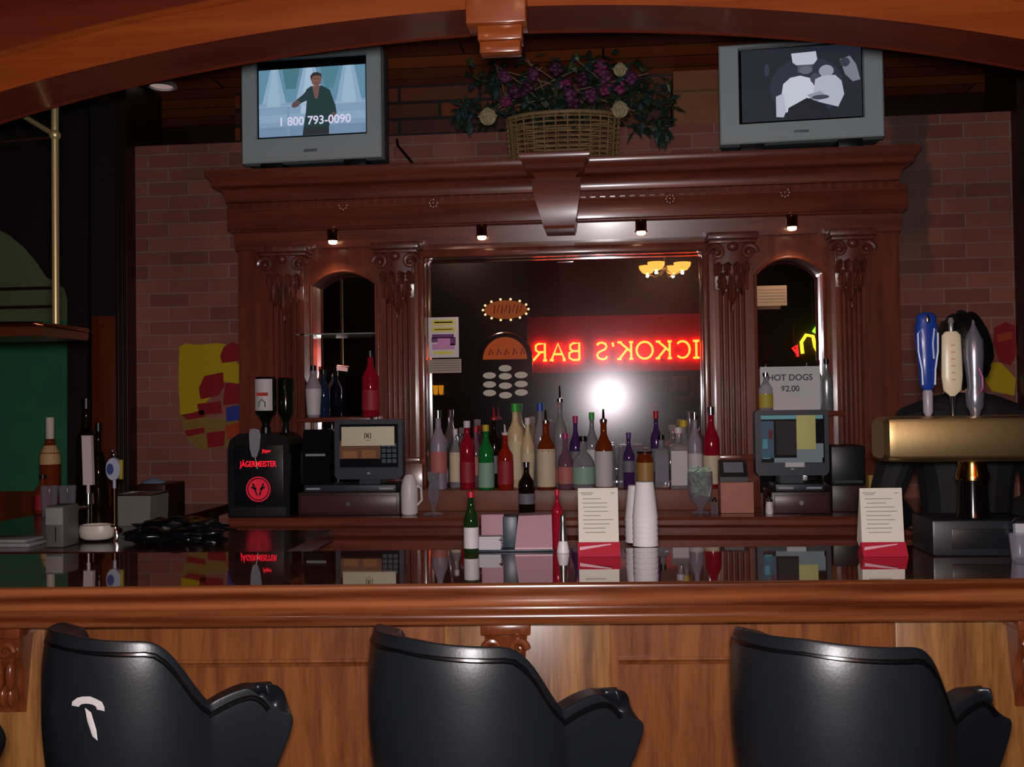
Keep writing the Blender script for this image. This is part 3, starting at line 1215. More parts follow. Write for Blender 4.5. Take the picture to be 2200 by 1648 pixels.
rect = lambda a, b, c, d: [(a, c), (b, c), (b, d), (a, d)]
S1 = .9
pic1 = [(rect(.02, .99, .12, .98), '5f88a0', S1),
        (rect(.02, .99, .55, .98), '7d97b4', S1), (rect(.02, .99, .7, .8), '87a2bc', S1), (rect(.02, .99, .86, .98), '6f87a4', S1),
        ([(.13, .12), (.2, .12), (.27, .56), (.05, .56)], '86a6be', S1), ([(.15, .12), (.18, .12), (.22, .6), (.09, .6)], '93b0c6', S1),
        ([(.43, .12), (.54, .12), (.64, .6), (.35, .6)], '8fa9c4', S1), ([(.46, .12), (.51, .12), (.58, .7), (.4, .7)], 'a2b9d0', S1),
        ([(.79, .12), (.89, .12), (.96, .6), (.72, .6)], '86a4bf', S1), ([(.82, .12), (.86, .12), (.91, .6), (.77, .6)], '96b1c9', S1),
        ([(.24, .12), (.4, .12), (.36, .38), (.27, .38)], '46737f', S1), ([(.58, .12), (.76, .12), (.7, .4), (.63, .4)], '4d7c8a', S1),
        (rect(.28, .3, .6, .98), '7690ac', S1), (rect(.02, .99, .585, .595), '90aabf', S1),
        # the person: trousers, shirt, raised arm, neck, head, hair
        ([(.43, .86), (.66, .86), (.66, .98), (.42, .98)], '2a2c34', S1),
        ([(.455, .4), (.5, .36), (.6, .36), (.67, .42), (.72, .62), (.73, .72), (.69, .78), (.66, .88), (.43, .88), (.45, .7), (.46, .55)], '22383a', S1),
        ([(.46, .41), (.5, .46), (.46, .54), (.39, .58), (.36, .57), (.36, .53), (.42, .47)], '28383e', S1),
        ([(.32, .6), (.33, .56), (.38, .53), (.41, .57), (.38, .61), (.34, .625)], '5a4848', S1),
        ([(.65, .76), (.7, .7), (.73, .72), (.7, .82), (.66, .84)], '584a48', S1),
        ([(.51, .36), (.58, .36), (.56, .52), (.535, .52)], '6e5048', S1),
        (ell(.55, .28, .047, .085), '735249', S1),
        ([(.5, .29), (.495, .23), (.52, .19), (.56, .185), (.595, .21), (.6, .27), (.59, .24), (.55, .225), (.515, .24)], '2e2a2c', S1),
        (ell(.535, .27, .006, .008, 8), '3a2a28', S1), (ell(.567, .27, .006, .008, 8), '3a2a28', S1), (rect(.54, .565, .32, .327), '4a302c', S1),
        ('text', ('1 800 793-0090', 'c8c4dc'), 1.0)]
TV1 = tv('grey television showing a person in a dark shirt on the left of the cornice', 511, 824, 344, 104, 4.27, R_(-3), (.105, .895, .22, .93), pic1)
S2 = .95
pic2 = [(rect(.02, .99, .02, .98), '20222c', S2), (ell(.55, .55, .3, .4), '2a2c38', S2),
        ([(.43, .1), (.63, .09), (.64, .2), (.61, .26), (.47, .26), (.44, .22)], 'b0b4c2', S2),     # tall white hat
        (rect(.48, .6, .26, .36), '4c4e58', S2), (ell(.545, .33, .05, .055), '5c5e6a', S2),
        ([(.36, .5), (.42, .42), (.5, .4), (.58, .44), (.62, .58), (.6, .7), (.52, .72), (.5, .86), (.36, .88), (.34, .7)], 'b9bdc9', S2),
        ([(.3, .66), (.36, .62), (.38, .86), (.36, .94), (.3, .93)], 'a8acba', S2),
        (ell(.62, .45, .04, .07), '40424c', S2), (ell(.71, .36, .06, .08), '8c8f9c', S2),
        ([(.62, .46), (.68, .42), (.78, .42), (.83, .5), (.85, .68), (.8, .84), (.72, .8), (.64, .76), (.6, .66)], 'a6aab8', S2),
        ([(.55, .66), (.66, .62), (.72, .7), (.62, .76)], '888c9a', S2), (ell(.66, .7, .07, .03), '3c3e48', S2),
        ([(.82, .22), (.9, .18), (.95, .3), (.98, .5), (.92, .52), (.86, .42)], '70747f', S2), (ell(.86, .26, .04, .06), '343640', S2),
        (ell(.23, .3, .02, .08), '343644', S2),
        ([(.4, .82), (.55, .7), (.7, .8), (.75, .98), (.38, .98)], '1c1d28', S2)]
TV2 = tv('grey television showing a black and white film on the right of the cornice', 1551, 1893, 301, 84, 4.25, R_(-4), (.125, .88, .2, .955), pic2)
# power lead by the left television
pA, pB = at(830, 302, 4.6), at(872, 334, 4.4)
tag(MB().tube([(pA.x + .03, 4.7, pA.z + .03), (pA.x + .05, 4.62, pA.z - .02), (pB.x + .03, 4.5, CRZ + .05), (pB.x + .06, 4.42, CRZ + .006), (pB.x + .1, 4.5, CRZ + .006)], .006, 8).build('power_cord', BLACK), 'black power cord sloping to the cornice beside the left television', 'cord')

#@@BASKET
# ------------------------------------------------------------------ flower basket and box on top
bp_ = at(1205, 318, 4.1)
t = thing('flower_basket', 'wicker basket of dark leaves, purple blossoms and cream roses above the keystone', 'flower basket', (bp_.x, 4.33, CRZ + .0025))
sc = scale_at((bp_.x, 4.33, 2.6))
bw, bh = 115 * sc, 96 * sc
g = MB()
for j in range(9):
    z = .006 + bh * j / 9
    k = 1 + .06 * j / 9
    pts = [(bw * k * math.cos(th) + .0015 * math.sin(th * 30), bw * .5 * k * math.sin(th) + .003 * math.sin(th * 30 + j * PI), z) for th in [2 * PI * i / 60 for i in range(60)]]
    g.tube(pts, .0045, 6, closed=True)
for i in range(30):
    th = 2 * PI * i / 30
    g.tube([(bw * math.cos(th), bw * .5 * math.sin(th), .004), (bw * 1.06 * math.cos(th), bw * .53 * math.sin(th), bh)], .0035, 6)
g.lathe([(0, .002), (bw * .97, .002), (bw * .97, .006), (0, .006)], 30, sy=.5)
g.tube([(bw * 1.06 * math.cos(2 * PI * i / 40), bw * .53 * math.sin(2 * PI * i / 40), bh) for i in range(40)], .009, 8, closed=True)
g.build('basket', mat('wicker', '8a6e46', .6, noise=.3, nscale=60), t)
base = Vector((bp_.x, 4.33, CRZ + .0025))
g = MB()
rnd = random.Random(3)
LM = [mat('dark leaf', '1c3220', .5), mat('blue green leaf', '2c4444', .5), mat('olive leaf', '3c4424', .5)]


def leaf(p, d, L, w, mi):
    d = d.normalized()
    side = d.cross(Vector((0, 0, 1)))
    side = side.normalized() if side.length > .01 else Vector((1, 0, 0))
    up = side.cross(d)
    g.m = mi
    a = p
    m_ = p + d * L * .5
    e_ = p + d * L - up * L * .15
    l_, r_ = m_ + side * w - up * w * .3, m_ - side * w - up * w * .3
    g.face([a, l_, m_ + up * .003])
    g.face([a, m_ + up * .003, r_])
    g.face([l_, e_, m_ + up * .003])
    g.face([m_ + up * .003, e_, r_])


blobs = [(1040, 185, .085, .09, 36), (1030, 250, .09, .05, 40), (1100, 180, .1, .09, 50), (1145, 215, .11, .06, 60), (1215, 165, .12, .09, 50), (1290, 170, .1, .09, 50),
         (1370, 185, .1, .08, 60), (1400, 235, .085, .09, 60), (1330, 220, .08, .08, 40), (1180, 235, .14, .06, 50), (1260, 225, .1, .05, 40)]
for u, v, rx, rz, n in blobs:
    c = at(u, v, 4.33) - base
    for i in range(n):
        d = Vector((rnd.gauss(0, 1), rnd.gauss(-.3, .8), rnd.gauss(.1, .8)))
        p = c + Vector((rnd.uniform(-rx, rx), rnd.uniform(-.09, .1), rnd.uniform(-rz, rz)))
        leaf(p, d, rnd.uniform(.04, .085), rnd.uniform(.012, .022), rnd.choice((0, 0, 1, 2)))
for u, v in ((990, 235), (1002, 225), (1420, 270), (1425, 285), (1412, 262), (985, 245)):     # trailing sprays
    c = at(u, v, 4.26) - base
    for i in range(8):
        leaf(c + Vector((rnd.uniform(-.02, .02), rnd.uniform(-.02, .02), rnd.uniform(-.03, .03))), Vector((rnd.gauss(0, .6), -.3, -1)), .06, .014, rnd.choice((0, 1)))
g.build('foliage', LM, t, smooth=0, normals=False)
g = MB()
for i in range(9):
    c = at(rnd.uniform(1040, 1390), 240, 4.35) - base
    e_ = at(rnd.uniform(1040, 1400), rnd.uniform(120, 170), 4.31) - base
    g.tube([c, (c + e_) / 2 + Vector((.01, -.02, 0)), e_], .003, 6)
g.build('stems', mat('dry stem', '7a5c44', .7), t)
PUR = [mat('purple blossom', '5e2450', .6), mat('plum blossom', '48183a', .6), mat('magenta blossom', '7a2454', .6)]
for i, (u, v) in enumerate(((1085, 165), (1105, 200), (1090, 215), (1150, 160), (1130, 190), (1215, 185), (1225, 205), (1195, 150), (1290, 145), (1300, 165), (1250, 170), (1305, 195), (1270, 205), (1235, 225), (1330, 190), (1355, 170))):
    c = at(u, v, 4.23 + .03 * (i % 3)) - base
    g = MB()
    for k in range(9):
        d = Vector((rnd.gauss(0, 1), rnd.gauss(-.4, .8), rnd.gauss(0, 1))).normalized()
        g.ball(c + d * .02, .016, .012, .016, 8, Matrix.Rotation(rnd.uniform(0, 3), 4, 'X'))
    g.ball(c, .018, n=8)
    g.build('purple_blossom', PUR[i % 3], t)
CREAM = mat('cream petals', 'b8ab80', .7)
for u, v, r in ((1048, 251, .042), (1332, 236, .04), (1332, 150, .032)):
    c = at(u, v, 4.18) - base
    g = MB()
    for ring, (n, rr, tilt) in enumerate(((6, 1., .25), (5, .72, .6), (3, .4, .95))):
        for k in range(n):
            th = 2 * PI * k / n + ring * .5
            ax = Vector((math.cos(th), -.25 - .3 * ring, math.sin(th)))
            rot = ax.to_track_quat('Z', 'Y').to_matrix().to_4x4()
            g.ball(c + Vector((math.cos(th) * rr * r * .55, -.008 * ring - .01, math.sin(th) * rr * r * .55)), r * .5, r * .42, r * .16, 10, Matrix.Rotation(th, 4, 'Y') @ Matrix.Rotation(tilt, 4, 'Z'))
    g.ball(c, r * .9, r * .5, r * .9, 14)
    g.build('cream_rose', CREAM, t)
# tan carton on the brick wall's ledge
c0, c1 = at(1447, 240, WY + .06), at(1546, 150, WY + .06)
t = thing('cardboard_box', 'tan cardboard box on the ledge of the brick wall beside the right television', 'box', ((c0.x + c1.x) / 2, WY + .15, BZ))
hw, hh = (c1.x - c0.x) / 2, c1.z - BZ
g = MB()
g.box(-hw, hw, -.1, .12, 0, hh, .003)
g.build('carton', mat('tan cardboard', '8a5c3a', .8, noise=.1, nscale=12), t)
g = MB()
g.box(-hw - .002, hw + .002, -.103, .123, hh * .62, hh * .66)
g.build('tape', mat('brown tape', '74482c', .4), t)

#@@MIRRORROOM
# ------------------------------------------------------------------ the room behind the camera, seen in the mirror
def vat(u, v, Yv):              # real place of something seen in the mirror at virtual depth Yv
    p = at(u, v, Yv)
    return Vector((p.x, 2 * MY - Yv, p.z))


# red fascia with neon lettering
p0, p1 = vat(1128, 802, 11.2), vat(1640, 540, 11.2)
RED = mat('red painted sign band', 'd01038', .6)
zr1 = vat(1300, 678, 11.2).z
fx1 = vat(1562, 700, 11.2).x
struct(MB().box(fx1, 3.4, p0.y - .25, p0.y - .15, 0, CEIL).build('wall_partition', mat('dark purple plaster', '100810', .8)))  # dark wall added so that the right niche's reflection stays dark
struct(MB().box(p0.x, fx1, p0.y - .12, p0.y - .02, p0.z, CEIL).build('trim_7', mat('dark maroon fascia', '5a0a14', .6)))
struct(MB().box(p0.x, fx1, p0.y - .02, p0.y, p0.z, zr1).build('trim_8', RED))
LET = {
    'H': (.8, [[(.1, 0), (.1, 1)], [(.7, 0), (.7, 1)], [(.1, .5), (.7, .5)], [(0, 0), (.2, 0)], [(0, 1), (.2, 1)], [(.6, 0), (.8, 0)], [(.6, 1), (.8, 1)]]),
    'I': (.35, [[(.17, 0), (.17, 1)], [(.02, 0), (.33, 0)], [(.02, 1), (.33, 1)]]),
    'C': (.75, [[(.36 + .36 * math.cos(a), .5 + .5 * math.sin(a)) for a in [R_(45 + i * 27) for i in range(11)]]]),
    'K': (.78, [[(.1, 0), (.1, 1)], [(.1, .42), (.66, 1)], [(.28, .6), (.7, 0)], [(0, 0), (.2, 0)], [(0, 1), (.2, 1)], [(.55, 1), (.78, 1)], [(.58, 0), (.8, 0)]]),
    'O': (.85, [[(.42 + .4 * math.cos(a), .5 + .5 * math.sin(a)) for a in [2 * PI * i / 24 for i in range(25)]]]),
    "'": (.2, [[(.1, 1), (.06, .75)]]),
    'S': (.6, [[(.54, .85), (.45, .97), (.28, 1), (.12, .93), (.06, .76), (.14, .6), (.3, .52), (.46, .43), (.54, .26), (.47, .08), (.28, 0), (.12, .04), (.04, .18)]]),
    ' ': (.45, []),
    'B': (.65, [[(.1, 0), (.1, 1), (.4, 1), (.55, .9), (.55, .64), (.4, .53), (.1, .53)], [(.4, .53), (.6, .42), (.6, .12), (.42, 0), (.1, 0)]]),
    'A': (.8, [[(.05, 0), (.38, 1), (.72, 0)], [(.17, .36), (.6, .36)], [(0, 0), (.15, 0)], [(.6, 0), (.8, 0)]]),
    'R': (.75, [[(.1, 0), (.1, 1), (.42, 1), (.56, .9), (.56, .62), (.42, .5), (.1, .5)], [(.32, .5), (.7, 0)], [(0, 0), (.2, 0)]]),
}
ya = p0.y + .03
lh = vat(1300, 736, 11.16).z - vat(1300, 772, 11.16).z
zb_ = vat(1300, 772, 11.16).z
xH = vat(1545, 755, 11.16).x
xE = vat(1143, 755, 11.16).x
word = "HICKOK'S BAR"
gap = .14
tot = sum(LET[c][0] for c in word) + gap * (len(word) - 1)
kx_ = (xH - xE) / tot
t = thing('neon_sign', 'orange neon lettering glowing on the red fascia, reflected in the mirror', 'neon sign', ((xH + xE) / 2, p0.y + .001, zb_))
xx = xH
NEON = mat('orange neon', '050505', .6, emis='ff0000', es=10)
NEON.node_tree.nodes['Principled BSDF'].inputs['Emission Color'].default_value = (1, .105, .012, 1)
for ch in word:
    w_, strokes = LET[ch]
    if strokes:
        g = MB()
        for s in strokes:
            g.tube([(xx - a * kx_ - (xH + xE) / 2, .03, b * lh) for a, b in s], .0125, 8)
        g.build('neon_letter', NEON, t)
    xx -= (w_ + gap) * kx_
for k in range(5):
    xq = xE + (xH - xE) * (k + .5) / 5 - (xH + xE) / 2
    MB().cyl((xq, 0, -.02), (xq, .03, -.005), .006, n=8).build('bracket', BLACKM, t)

# dark pillar with wall jukebox and lit oval sign
q0, q1 = vat(1000, 700, 10.6), vat(1132, 700, 10.6)
struct(MB().box(q0.x - 1.6, q1.x, q0.y - .35, q0.y, 0, CEIL).build('wall_pier', mat('dark purple plaster', '100810', .8)))
j0, j1 = vat(1030, 880, 10.5), vat(1141, 714, 10.5)
jx, jw, jh = (j0.x + j1.x) / 2, (j1.x - j0.x), j1.z - j0.z
t = thing('jukebox', 'dome-topped wall jukebox with rows of pale title buttons, reflected left in the mirror', 'jukebox', (jx, q0.y + .001, 0))
hz = j0.z + jh - jw / 2
hz0 = jh - jw / 2
dome = [(jw / 2 * math.cos(PI * i / 20), hz + jw / 2 * math.sin(PI * i / 20)) for i in range(21)]
g = MB()
g.prism([(-jw / 2, 0), (jw / 2, 0)] + dome, 'y', 0, .1)
g.build('cabinet', mat('black jukebox cabinet', '0a0a0c', .3), t)
g = MB()
g.tube([(jw / 2, .1, .02)] + [(x, .1, z) for x, z in dome] + [(-jw / 2, .1, .02)], .014, 8)
g.build('chrome_edge', CHROME, t)
g = MB()
g.prism([(x * .84, hz + (z - hz) * .84) for x, z in dome], 'y', .1, .108)
g.build('lit_dome', glow('amber lit dome', 'a0451c', .8), t)
g = MB()
for k in range(5):
    g.tube([(-jw * .3 + k * jw * .15, .11, hz + jw * .08), (-jw * .27 + k * jw * .15, .11, hz + jw * .2), (-jw * .22 + k * jw * .15, .11, hz + jw * .1)], .008, 6)
g.build('dome_pattern', glow('dark orange mark', '6a1c10', .5), t)
for (cx, cz) in ((0, .82), (-.3, .68), (0, .66), (.3, .68), (-.3, .5), (0, .47), (.3, .5), (-.3, .33), (0, .28), (.3, .33)):
    MB().ball((cx * jw, .103, j0.z + hz0 * cz), jw * .125, .012, jw * .062, 16).build('title_button', glow('pale lit button', 'c0b4a4', .5), t)
o0 = vat(1085, 664, 10.5)
t = thing('lit_oval_sign', 'amber oval sign ringed with small bulbs, reflected above the jukebox', 'sign', (o0.x, q0.y + .001, o0.z))
sc = 10.5 / FPX
g = MB()
ow, oh = 46 * sc, 20 * sc
g.prism([(ow * math.cos(2 * PI * i / 28), oh * math.sin(2 * PI * i / 28)) for i in range(28)], 'y', 0, .05)
g.build('plate', glow('amber sign face', '9a4a20', .7), t)
g = MB()
for k in range(4):
    g.tube([(-ow * .55 + k * ow * .36, .055, -oh * .45), (-ow * .5 + k * ow * .36, .055, oh * .5), (-ow * .4 + k * ow * .36, .055, -oh * .3), (-ow * .28 + k * ow * .36, .055, oh * .5)], .008, 6)
g.build('lettering', glow('dark orange mark', '6a1c10', .5), t)
for k in range(14):
    th = 2 * PI * k / 14
    MB().ball((ow * 1.08 * math.cos(th), .035, oh * 1.15 * math.sin(th)), .013, n=8).build('bulb', glow('tiny sign bulb', 'ffc890', 2.2), t)

# chandelier
c0 = vat(1428, 583, 10.0)
t = thing('chandelier', 'brass chandelier with four amber glass shades, reflected in the mirror', 'chandelier', (c0.x, c0.y, c0.z))
g = MB()
g.cyl((0, 0, .04), (0, 0, CEIL - c0.z - .002), .008)
g.ball((0, 0, .03), .03)
g.build('stem', BRASS_D, t)
for k in range(4):
    th = k * PI / 2 + .5
    e_ = Vector((.19 * math.cos(th), .19 * math.sin(th), 0))
    MB().tube([(0, 0, .03), e_ * .5 + Vector((0, 0, -.05)), e_ + Vector((0, 0, -.01))], .007, 8).build('arm', BRASS_D, t)
    MB().lathe([(.02, -.012), (.05, .0), (.078, .035), (.085, .07), (.075, .07), (.05, .01), (.02, 0)], 20, c=tuple(e_)).build('lamp_shade', glow('amber lamp glass', 'ffa040', 2.2), t)
    lamp('bulb_glow', 'POINT', (c0.x + e_.x, c0.y + e_.y, c0.z - .03), 1.6, (1, .66, .4), .015)

# pair of fill lamps added to brighten the room, shaped as plain ceiling domes
for i, (x, y) in enumerate(((-1.4, -.6), (.35, -2.95))):
    t = thing('ceiling_lamp', ['round glass ceiling lamp behind the camera, over the stools', 'round glass ceiling lamp between the red fascia and the wall of pictures'][i], 'ceiling lamp', (x, y, CEIL))
    MB().lathe([(0, -.1), (.08, -.085), (.13, -.04), (.14, -.002)], 24).build('glass_dome', glow('warm glass dome', 'ffb070', .5), t)
    MB().lathe([(.14, 0), (.155, -.003), (.155, -.02), (.14, -.02)], 24).build('rim', BRASS_D, t)
    lamp('ceiling_lamp_glow', 'POINT', (x, y, CEIL - .13), (9, 16)[i], (1, .62, .45), .02)
# framed pictures on the front wall
WF = -3.6
for i, (u, v, w, h, c) in enumerate(((1175, 835, 40, 34, '6c6a3e'), (1260, 838, 34, 30, '77603c'), (1415, 838, 38, 52, '7a6a34'), (1462, 826, 34, 34, '84703a'), (1470, 872, 44, 38, '6a3424'), (1400, 882, 30, 28, '8a6a40'))):
    Yv = 2 * MY - WF
    p = vat(u, v, Yv - .02)
    s = Yv / FPX
    t = thing('picture', ['gold framed picture reflected at the left under the red fascia', 'small framed picture reflected left of the flash', 'tall gold framed picture reflected right of the flash', 'square framed picture reflected near the mirror edge', 'russet framed picture reflected lowest near the mirror edge', 'small tan framed picture reflected low right of the flash'][i], 'picture', (p.x, WF + .001, p.z))
    hw, hh = w * s / 2, h * s / 2
    MB().box(-hw, hw, 0, .02, -hh, hh, .004).build('frame', mat('frame ' + c, c, .5), t)
    MB().box(-hw + .03, hw - .03, .02, .024, -hh + .03, hh - .03).build('print', mat('faded print %d' % i, ['5c6a58', '6a5c50', '50604e', '77725a', '4a2c28', '77674e'][i], .7), t)
# three amber wall lamps at the far left of the mirror
p = vat(934, 838, 10.5)
t = thing('wall_lamp', 'wall lamp with three amber glasses reflected at the mirror left edge', 'wall lamp', (p.x, q0.y + .001, p.z))
MB().box(-.09, .09, 0, .02, -.06, -.03, .004).build('back_plate', BRASS_D, t)
for k in range(3):
    MB().lathe([(.012, -.05), (.024, -.03), (.028, .05), (.024, .05), (.018, -.03)], 14, c=((k - 1) * .06, .045, 0)).build('lamp_shade', glow('amber wall glass', 'e0901c', .8), t)
# green and yellow neon bird-like sign seen in the right niche
n0 = vat(1748, 735, 9.6)
t = thing('neon_bar_sign', 'small yellow, green and red neon sign reflected in the right niche', 'neon sign', (n0.x, n0.y, n0.z))
s = 9.6 / FPX
g = MB()
g.box(-40 * s, 40 * s, -.03, 0, -34 * s, 40 * s, .006)
g.cyl((0, -.015, 40 * s), (0, -.015, CEIL - n0.z - .002), .006, n=8)
g.build('back_panel', BLACKM, t)
g = MB().tube([(-24 * s, .02, -24 * s), (-26 * s, .02, 0), (-16 * s, .02, 15 * s), (-2 * s, .02, 12 * s), (2 * s, .02, -10 * s), (8 * s, .02, -22 * s), (20 * s, .02, -20 * s)], .016, 8).build('yellow_tube', glow('yellow neon', 'ffc020', 5), t)
MB().tube([(0, .02, 20 * s), (10 * s, .02, 34 * s), (18 * s, .02, 40 * s), (20 * s, .02, 0)], .02, 8).build('green_tube', glow('green neon', '80ff20', 4), t)
MB().tube([(-36 * s, .02, -22 * s), (-44 * s, .02, -12 * s), (-36 * s, .02, -6 * s), (-34 * s, .02, -30 * s)], .012, 8).build('red_tube', glow('red neon', 'ff1818', 4), t)

#@@ITEMS
# ------------------------------------------------------------------ bottles and things on the back bar
def gl(name, c, tr=.55, rough=.06):
    return mat(name, c, rough, trans=tr, ior=1.35, spec=.6)


G_CLEAR = gl('pale clear bottle glass', 'cfccd4', .75)
G_FROST = gl('frosted bottle glass', 'a8a0b0', .35, .3)
G_GREEN = gl('green bottle glass', '1f8a3c', .35)
G_DGREEN = gl('dark green bottle glass', '1c3a1a', .3)
G_RED = gl('red bottle glass', 'a81830', .3)
G_ORED = gl('orange red liqueur', 'a82a18', .35)
G_AMBER = gl('amber spirit', '8a3a14', .4)
G_BROWN = gl('brown bottle glass', '1c0c0a', .2)
G_PURPLE = gl('purple tinted glass', '5a3a7c', .5)
G_PINK = gl('pink tinted glass', 'a07088', .6)
G_CREAM = mat('cream liqueur bottle', 'cbb48c', .35)
G_BLUE = gl('dark blue bottle glass', '1e2c4a', .2)
C_WHITE = mat('white cap', 'd8d0d4', .4)
C_RED = mat('red cap', 'b01828', .4)
C_BLACK = mat('black cap', '101014', .35)
C_BLUE = mat('blue cap', '2c4cb0', .35)
C_GREEN = mat('bright green cap', '3aa838', .4)
C_GOLD = mat('gold cap', 'b8923c', .3, .7)
C_YEL = mat('yellow cap', 'c8a828', .45)
C_SIL = mat('silver cap', 'c8c8d0', .2, 1)
C_PURP = mat('purple cap', '5c3a86', .4)
C_PINK = mat('magenta cap', 'b02868', .4)
L_CREAM = mat('cream label', 'd2c2a0', .6)
L_WHITE = mat('white label', 'c9c4c8', .6)
L_GREY = mat('grey label', '74707c', .6)
L_PINK = mat('coral label', 'b86a64', .6)
L_GOLD = mat('gold label', 'ac8848', .5)
L_GREENW = mat('pale green label', '8ab09a', .6)
L_RED = mat('red label', '9a2030', .6)
L_YEL = mat('yellow label', 'b8a83c', .6)

STY = {
    'std': [(0, 0), (.9, 0), (1, .015), (1, .56), (.93, .62), (.55, .71), (.36, .78), (.33, .92), (.37, .93), (.37, .955), (0, .955)],
    'tall': [(0, 0), (.9, 0), (1, .015), (1, .62), (.9, .68), (.5, .75), (.38, .8), (.35, .93), (.4, .94), (.4, .955), (0, .955)],
    'squat': [(0, 0), (.85, 0), (1, .04), (1, .42), (.94, .52), (.62, .64), (.32, .7), (.27, .92), (.31, .93), (.31, .955), (0, .955)],
    'beer': [(0, 0), (.92, 0), (1, .02), (1, .5), (.9, .6), (.55, .7), (.42, .78), (.38, .93), (.44, .94), (.44, .96), (0, .96)],
    'taper': [(0, 0), (.72, 0), (.78, .02), (1, .5), (.96, .6), (.6, .72), (.35, .8), (.3, .93), (.35, .94), (.35, .955), (0, .955)],
    'jar': [(0, 0), (.9, 0), (1, .04), (1, .78), (.85, .86), (.8, .9), (.8, .96), (0, .96)],
    'square': [(0, 0), (.95, 0), (1, .02), (1, .66), (.9, .7), (.4, .75), (.33, .8), (.33, .93), (.38, .94), (.38, .955), (0, .955)],
}


def bottle(label, u, vb, zs, wpx, hpx, style, glass, lab=None, lz=(.12, .45), cap=C_BLACK, pour=False, capz=.9, y=None, lift=0, group='spirit bottles on the back bar', name='liquor_bottle', cat='bottle', n=20):
    if y is None:
        p = atz(u, vb, zs)
    else:
        p = at(u, vb, y)
    sc = scale_at(p)
    r, h = wpx * sc / 2, hpx * sc
    t = thing(name, label, cat, (p.x, p.y, zs + .0005), 0, group)
    nn = 4 if style == 'square' else n
    a0 = PI / 4 if style == 'square' else 0
    k = 1.3 if style == 'square' else 1
    prof = [((r * k if (style == 'square' and z < .72) else r) * a, z * h) for a, z in STY[style]]
    g = MB()
    if style == 'square':
        low = [q for q in prof if q[1] < .72 * h]
        hi = [q for q in prof if q[1] >= .72 * h]
        g.lathe(low + [(hi[0][0] * 1.2, hi[0][1])], 4, a0=a0, a1=a0 + 2 * PI)
        g.lathe([(hi[0][0] * 1.2, hi[0][1])] + hi, 14)
    else:
        g.lathe(prof, n)
    g.build('glass_body', glass, t, smooth=50)
    if lab is not None:
        g = MB()
        rr = max(a for a, z in STY[style]) * r * 1.012
        if style == 'square':
            q = r * k * .7071 + .0006
            g.box(-q * .9, q * .9, -q - .0004, -q, lz[0] * h, lz[1] * h)
        else:
            def rad(z):
                P = STY[style]
                for (a, za), (b, zb2) in zip(P[1:], P[2:]):
                    if za <= z <= zb2 and zb2 > za:
                        return r * (a + (b - a) * (z - za) / (zb2 - za)) + .0006
                return r
            zz = [lz[0] + (lz[1] - lz[0]) * i / 6 for i in range(7)]
            g.lathe([(rad(z), z * h) for z in zz], 18, a0=-PI * .5 - 1.9, a1=-PI * .5 + 1.9)
        g.build('label', lab, t, smooth=60)
    P = STY[style]
    rt = P[-2][0] * r
    g = MB()
    if pour:
        g.lathe([(0, .95 * h), (rt * 1.1, .95 * h), (rt * 1.1, .985 * h), (rt * .6, h)], 14)
        g.tube([(0, 0, .99 * h), (0, -.002, 1.05 * h), (0, -.016, 1.13 * h)], [rt * .42, rt * .36, rt * .26], 8)
        g.build('pourer', cap, t)
    else:
        g.lathe([(rt * 1.12, (capz if style != 'jar' else .95) * h), (rt * 1.15, h * .995), (rt * .9, h), (0, h)], 14)
        g.build('cap', cap, t)
    return t


S_ = 4.3
bottle('tall frosted bottle with coral label and clear neck beside the mirror flyer', 930, 0, SZ, 36, 168, 'std', G_FROST, L_PINK, (.2, .48), C_SIL, y=4.31)
bottle('slim bottle with cream label second from the left on the step', 966, 0, SZ, 26, 125, 'std', G_CLEAR, L_CREAM, (.1, .6), C_WHITE, y=4.39)
bottle('red bottle with white pouring cap left of the green one', 991, 0, SZ, 32, 145, 'tall', G_RED, L_RED, (.1, .4), C_WHITE, y=4.31)
bottle('bottle with pink label behind the red and green bottles', 1010, 0, SZ, 26, 130, 'std', G_PINK, L_PINK, (.2, .5), C_RED, y=4.40)
bottle('bright green bottle with yellowish neck and pale label on the step front', 1031, 0, SZ, 34, 138, 'std', G_GREEN, L_GREENW, (.04, .42), C_YEL, y=4.27)
bottle('dark bottle with red pourer behind the green bottle', 1049, 0, SZ, 28, 150, 'tall', G_BROWN, L_GREY, (.2, .45), C_RED, True, y=4.39)
bottle('orange red bottle with white pourer right of the bright green one', 1072, 0, SZ, 34, 122, 'std', G_ORED, L_RED, (.1, .5), C_WHITE, True, y=4.27)
bottle('pale yellow bottle with bright green neck at the back row', 1094, 0, SZ, 36, 178, 'tall', G_CREAM, L_CREAM, (.1, .55), C_GREEN, y=4.39)
bottle('cream bottle with pale pointed cap behind the dark brown bottle', 1120, 0, SZ, 30, 150, 'taper', G_CREAM, L_CREAM, (.1, .5), C_WHITE, y=4.33)
bottle('clear bottle with bright blue cap in the back row', 1147, 0, SZ, 28, 178, 'tall', G_CLEAR, L_GREY, (.2, .5), C_BLUE, y=4.41)
bottle('amber bottle with broad cream label near the dark brown bottle', 1159, 0, SZ, 40, 148, 'std', G_AMBER, L_CREAM, (.04, .58), C_SIL, True, y=4.28)
bottle('very tall clear bottle with silver spout in the back row', 1190, 0, SZ, 28, 190, 'tall', G_CLEAR, L_PINK, (.05, .2), C_SIL, True, y=4.40)
bottle('small pink tinted bottle right of the amber bottle', 1200, 0, SZ, 32, 118, 'squat', G_PINK, L_PINK, (.1, .4), C_PINK, y=4.29)
bottle('magenta capped bottle low behind the round clear one', 1222, 0, SZ, 26, 150, 'std', G_PURPLE, L_GREY, (.2, .5), C_PINK, y=4.41)
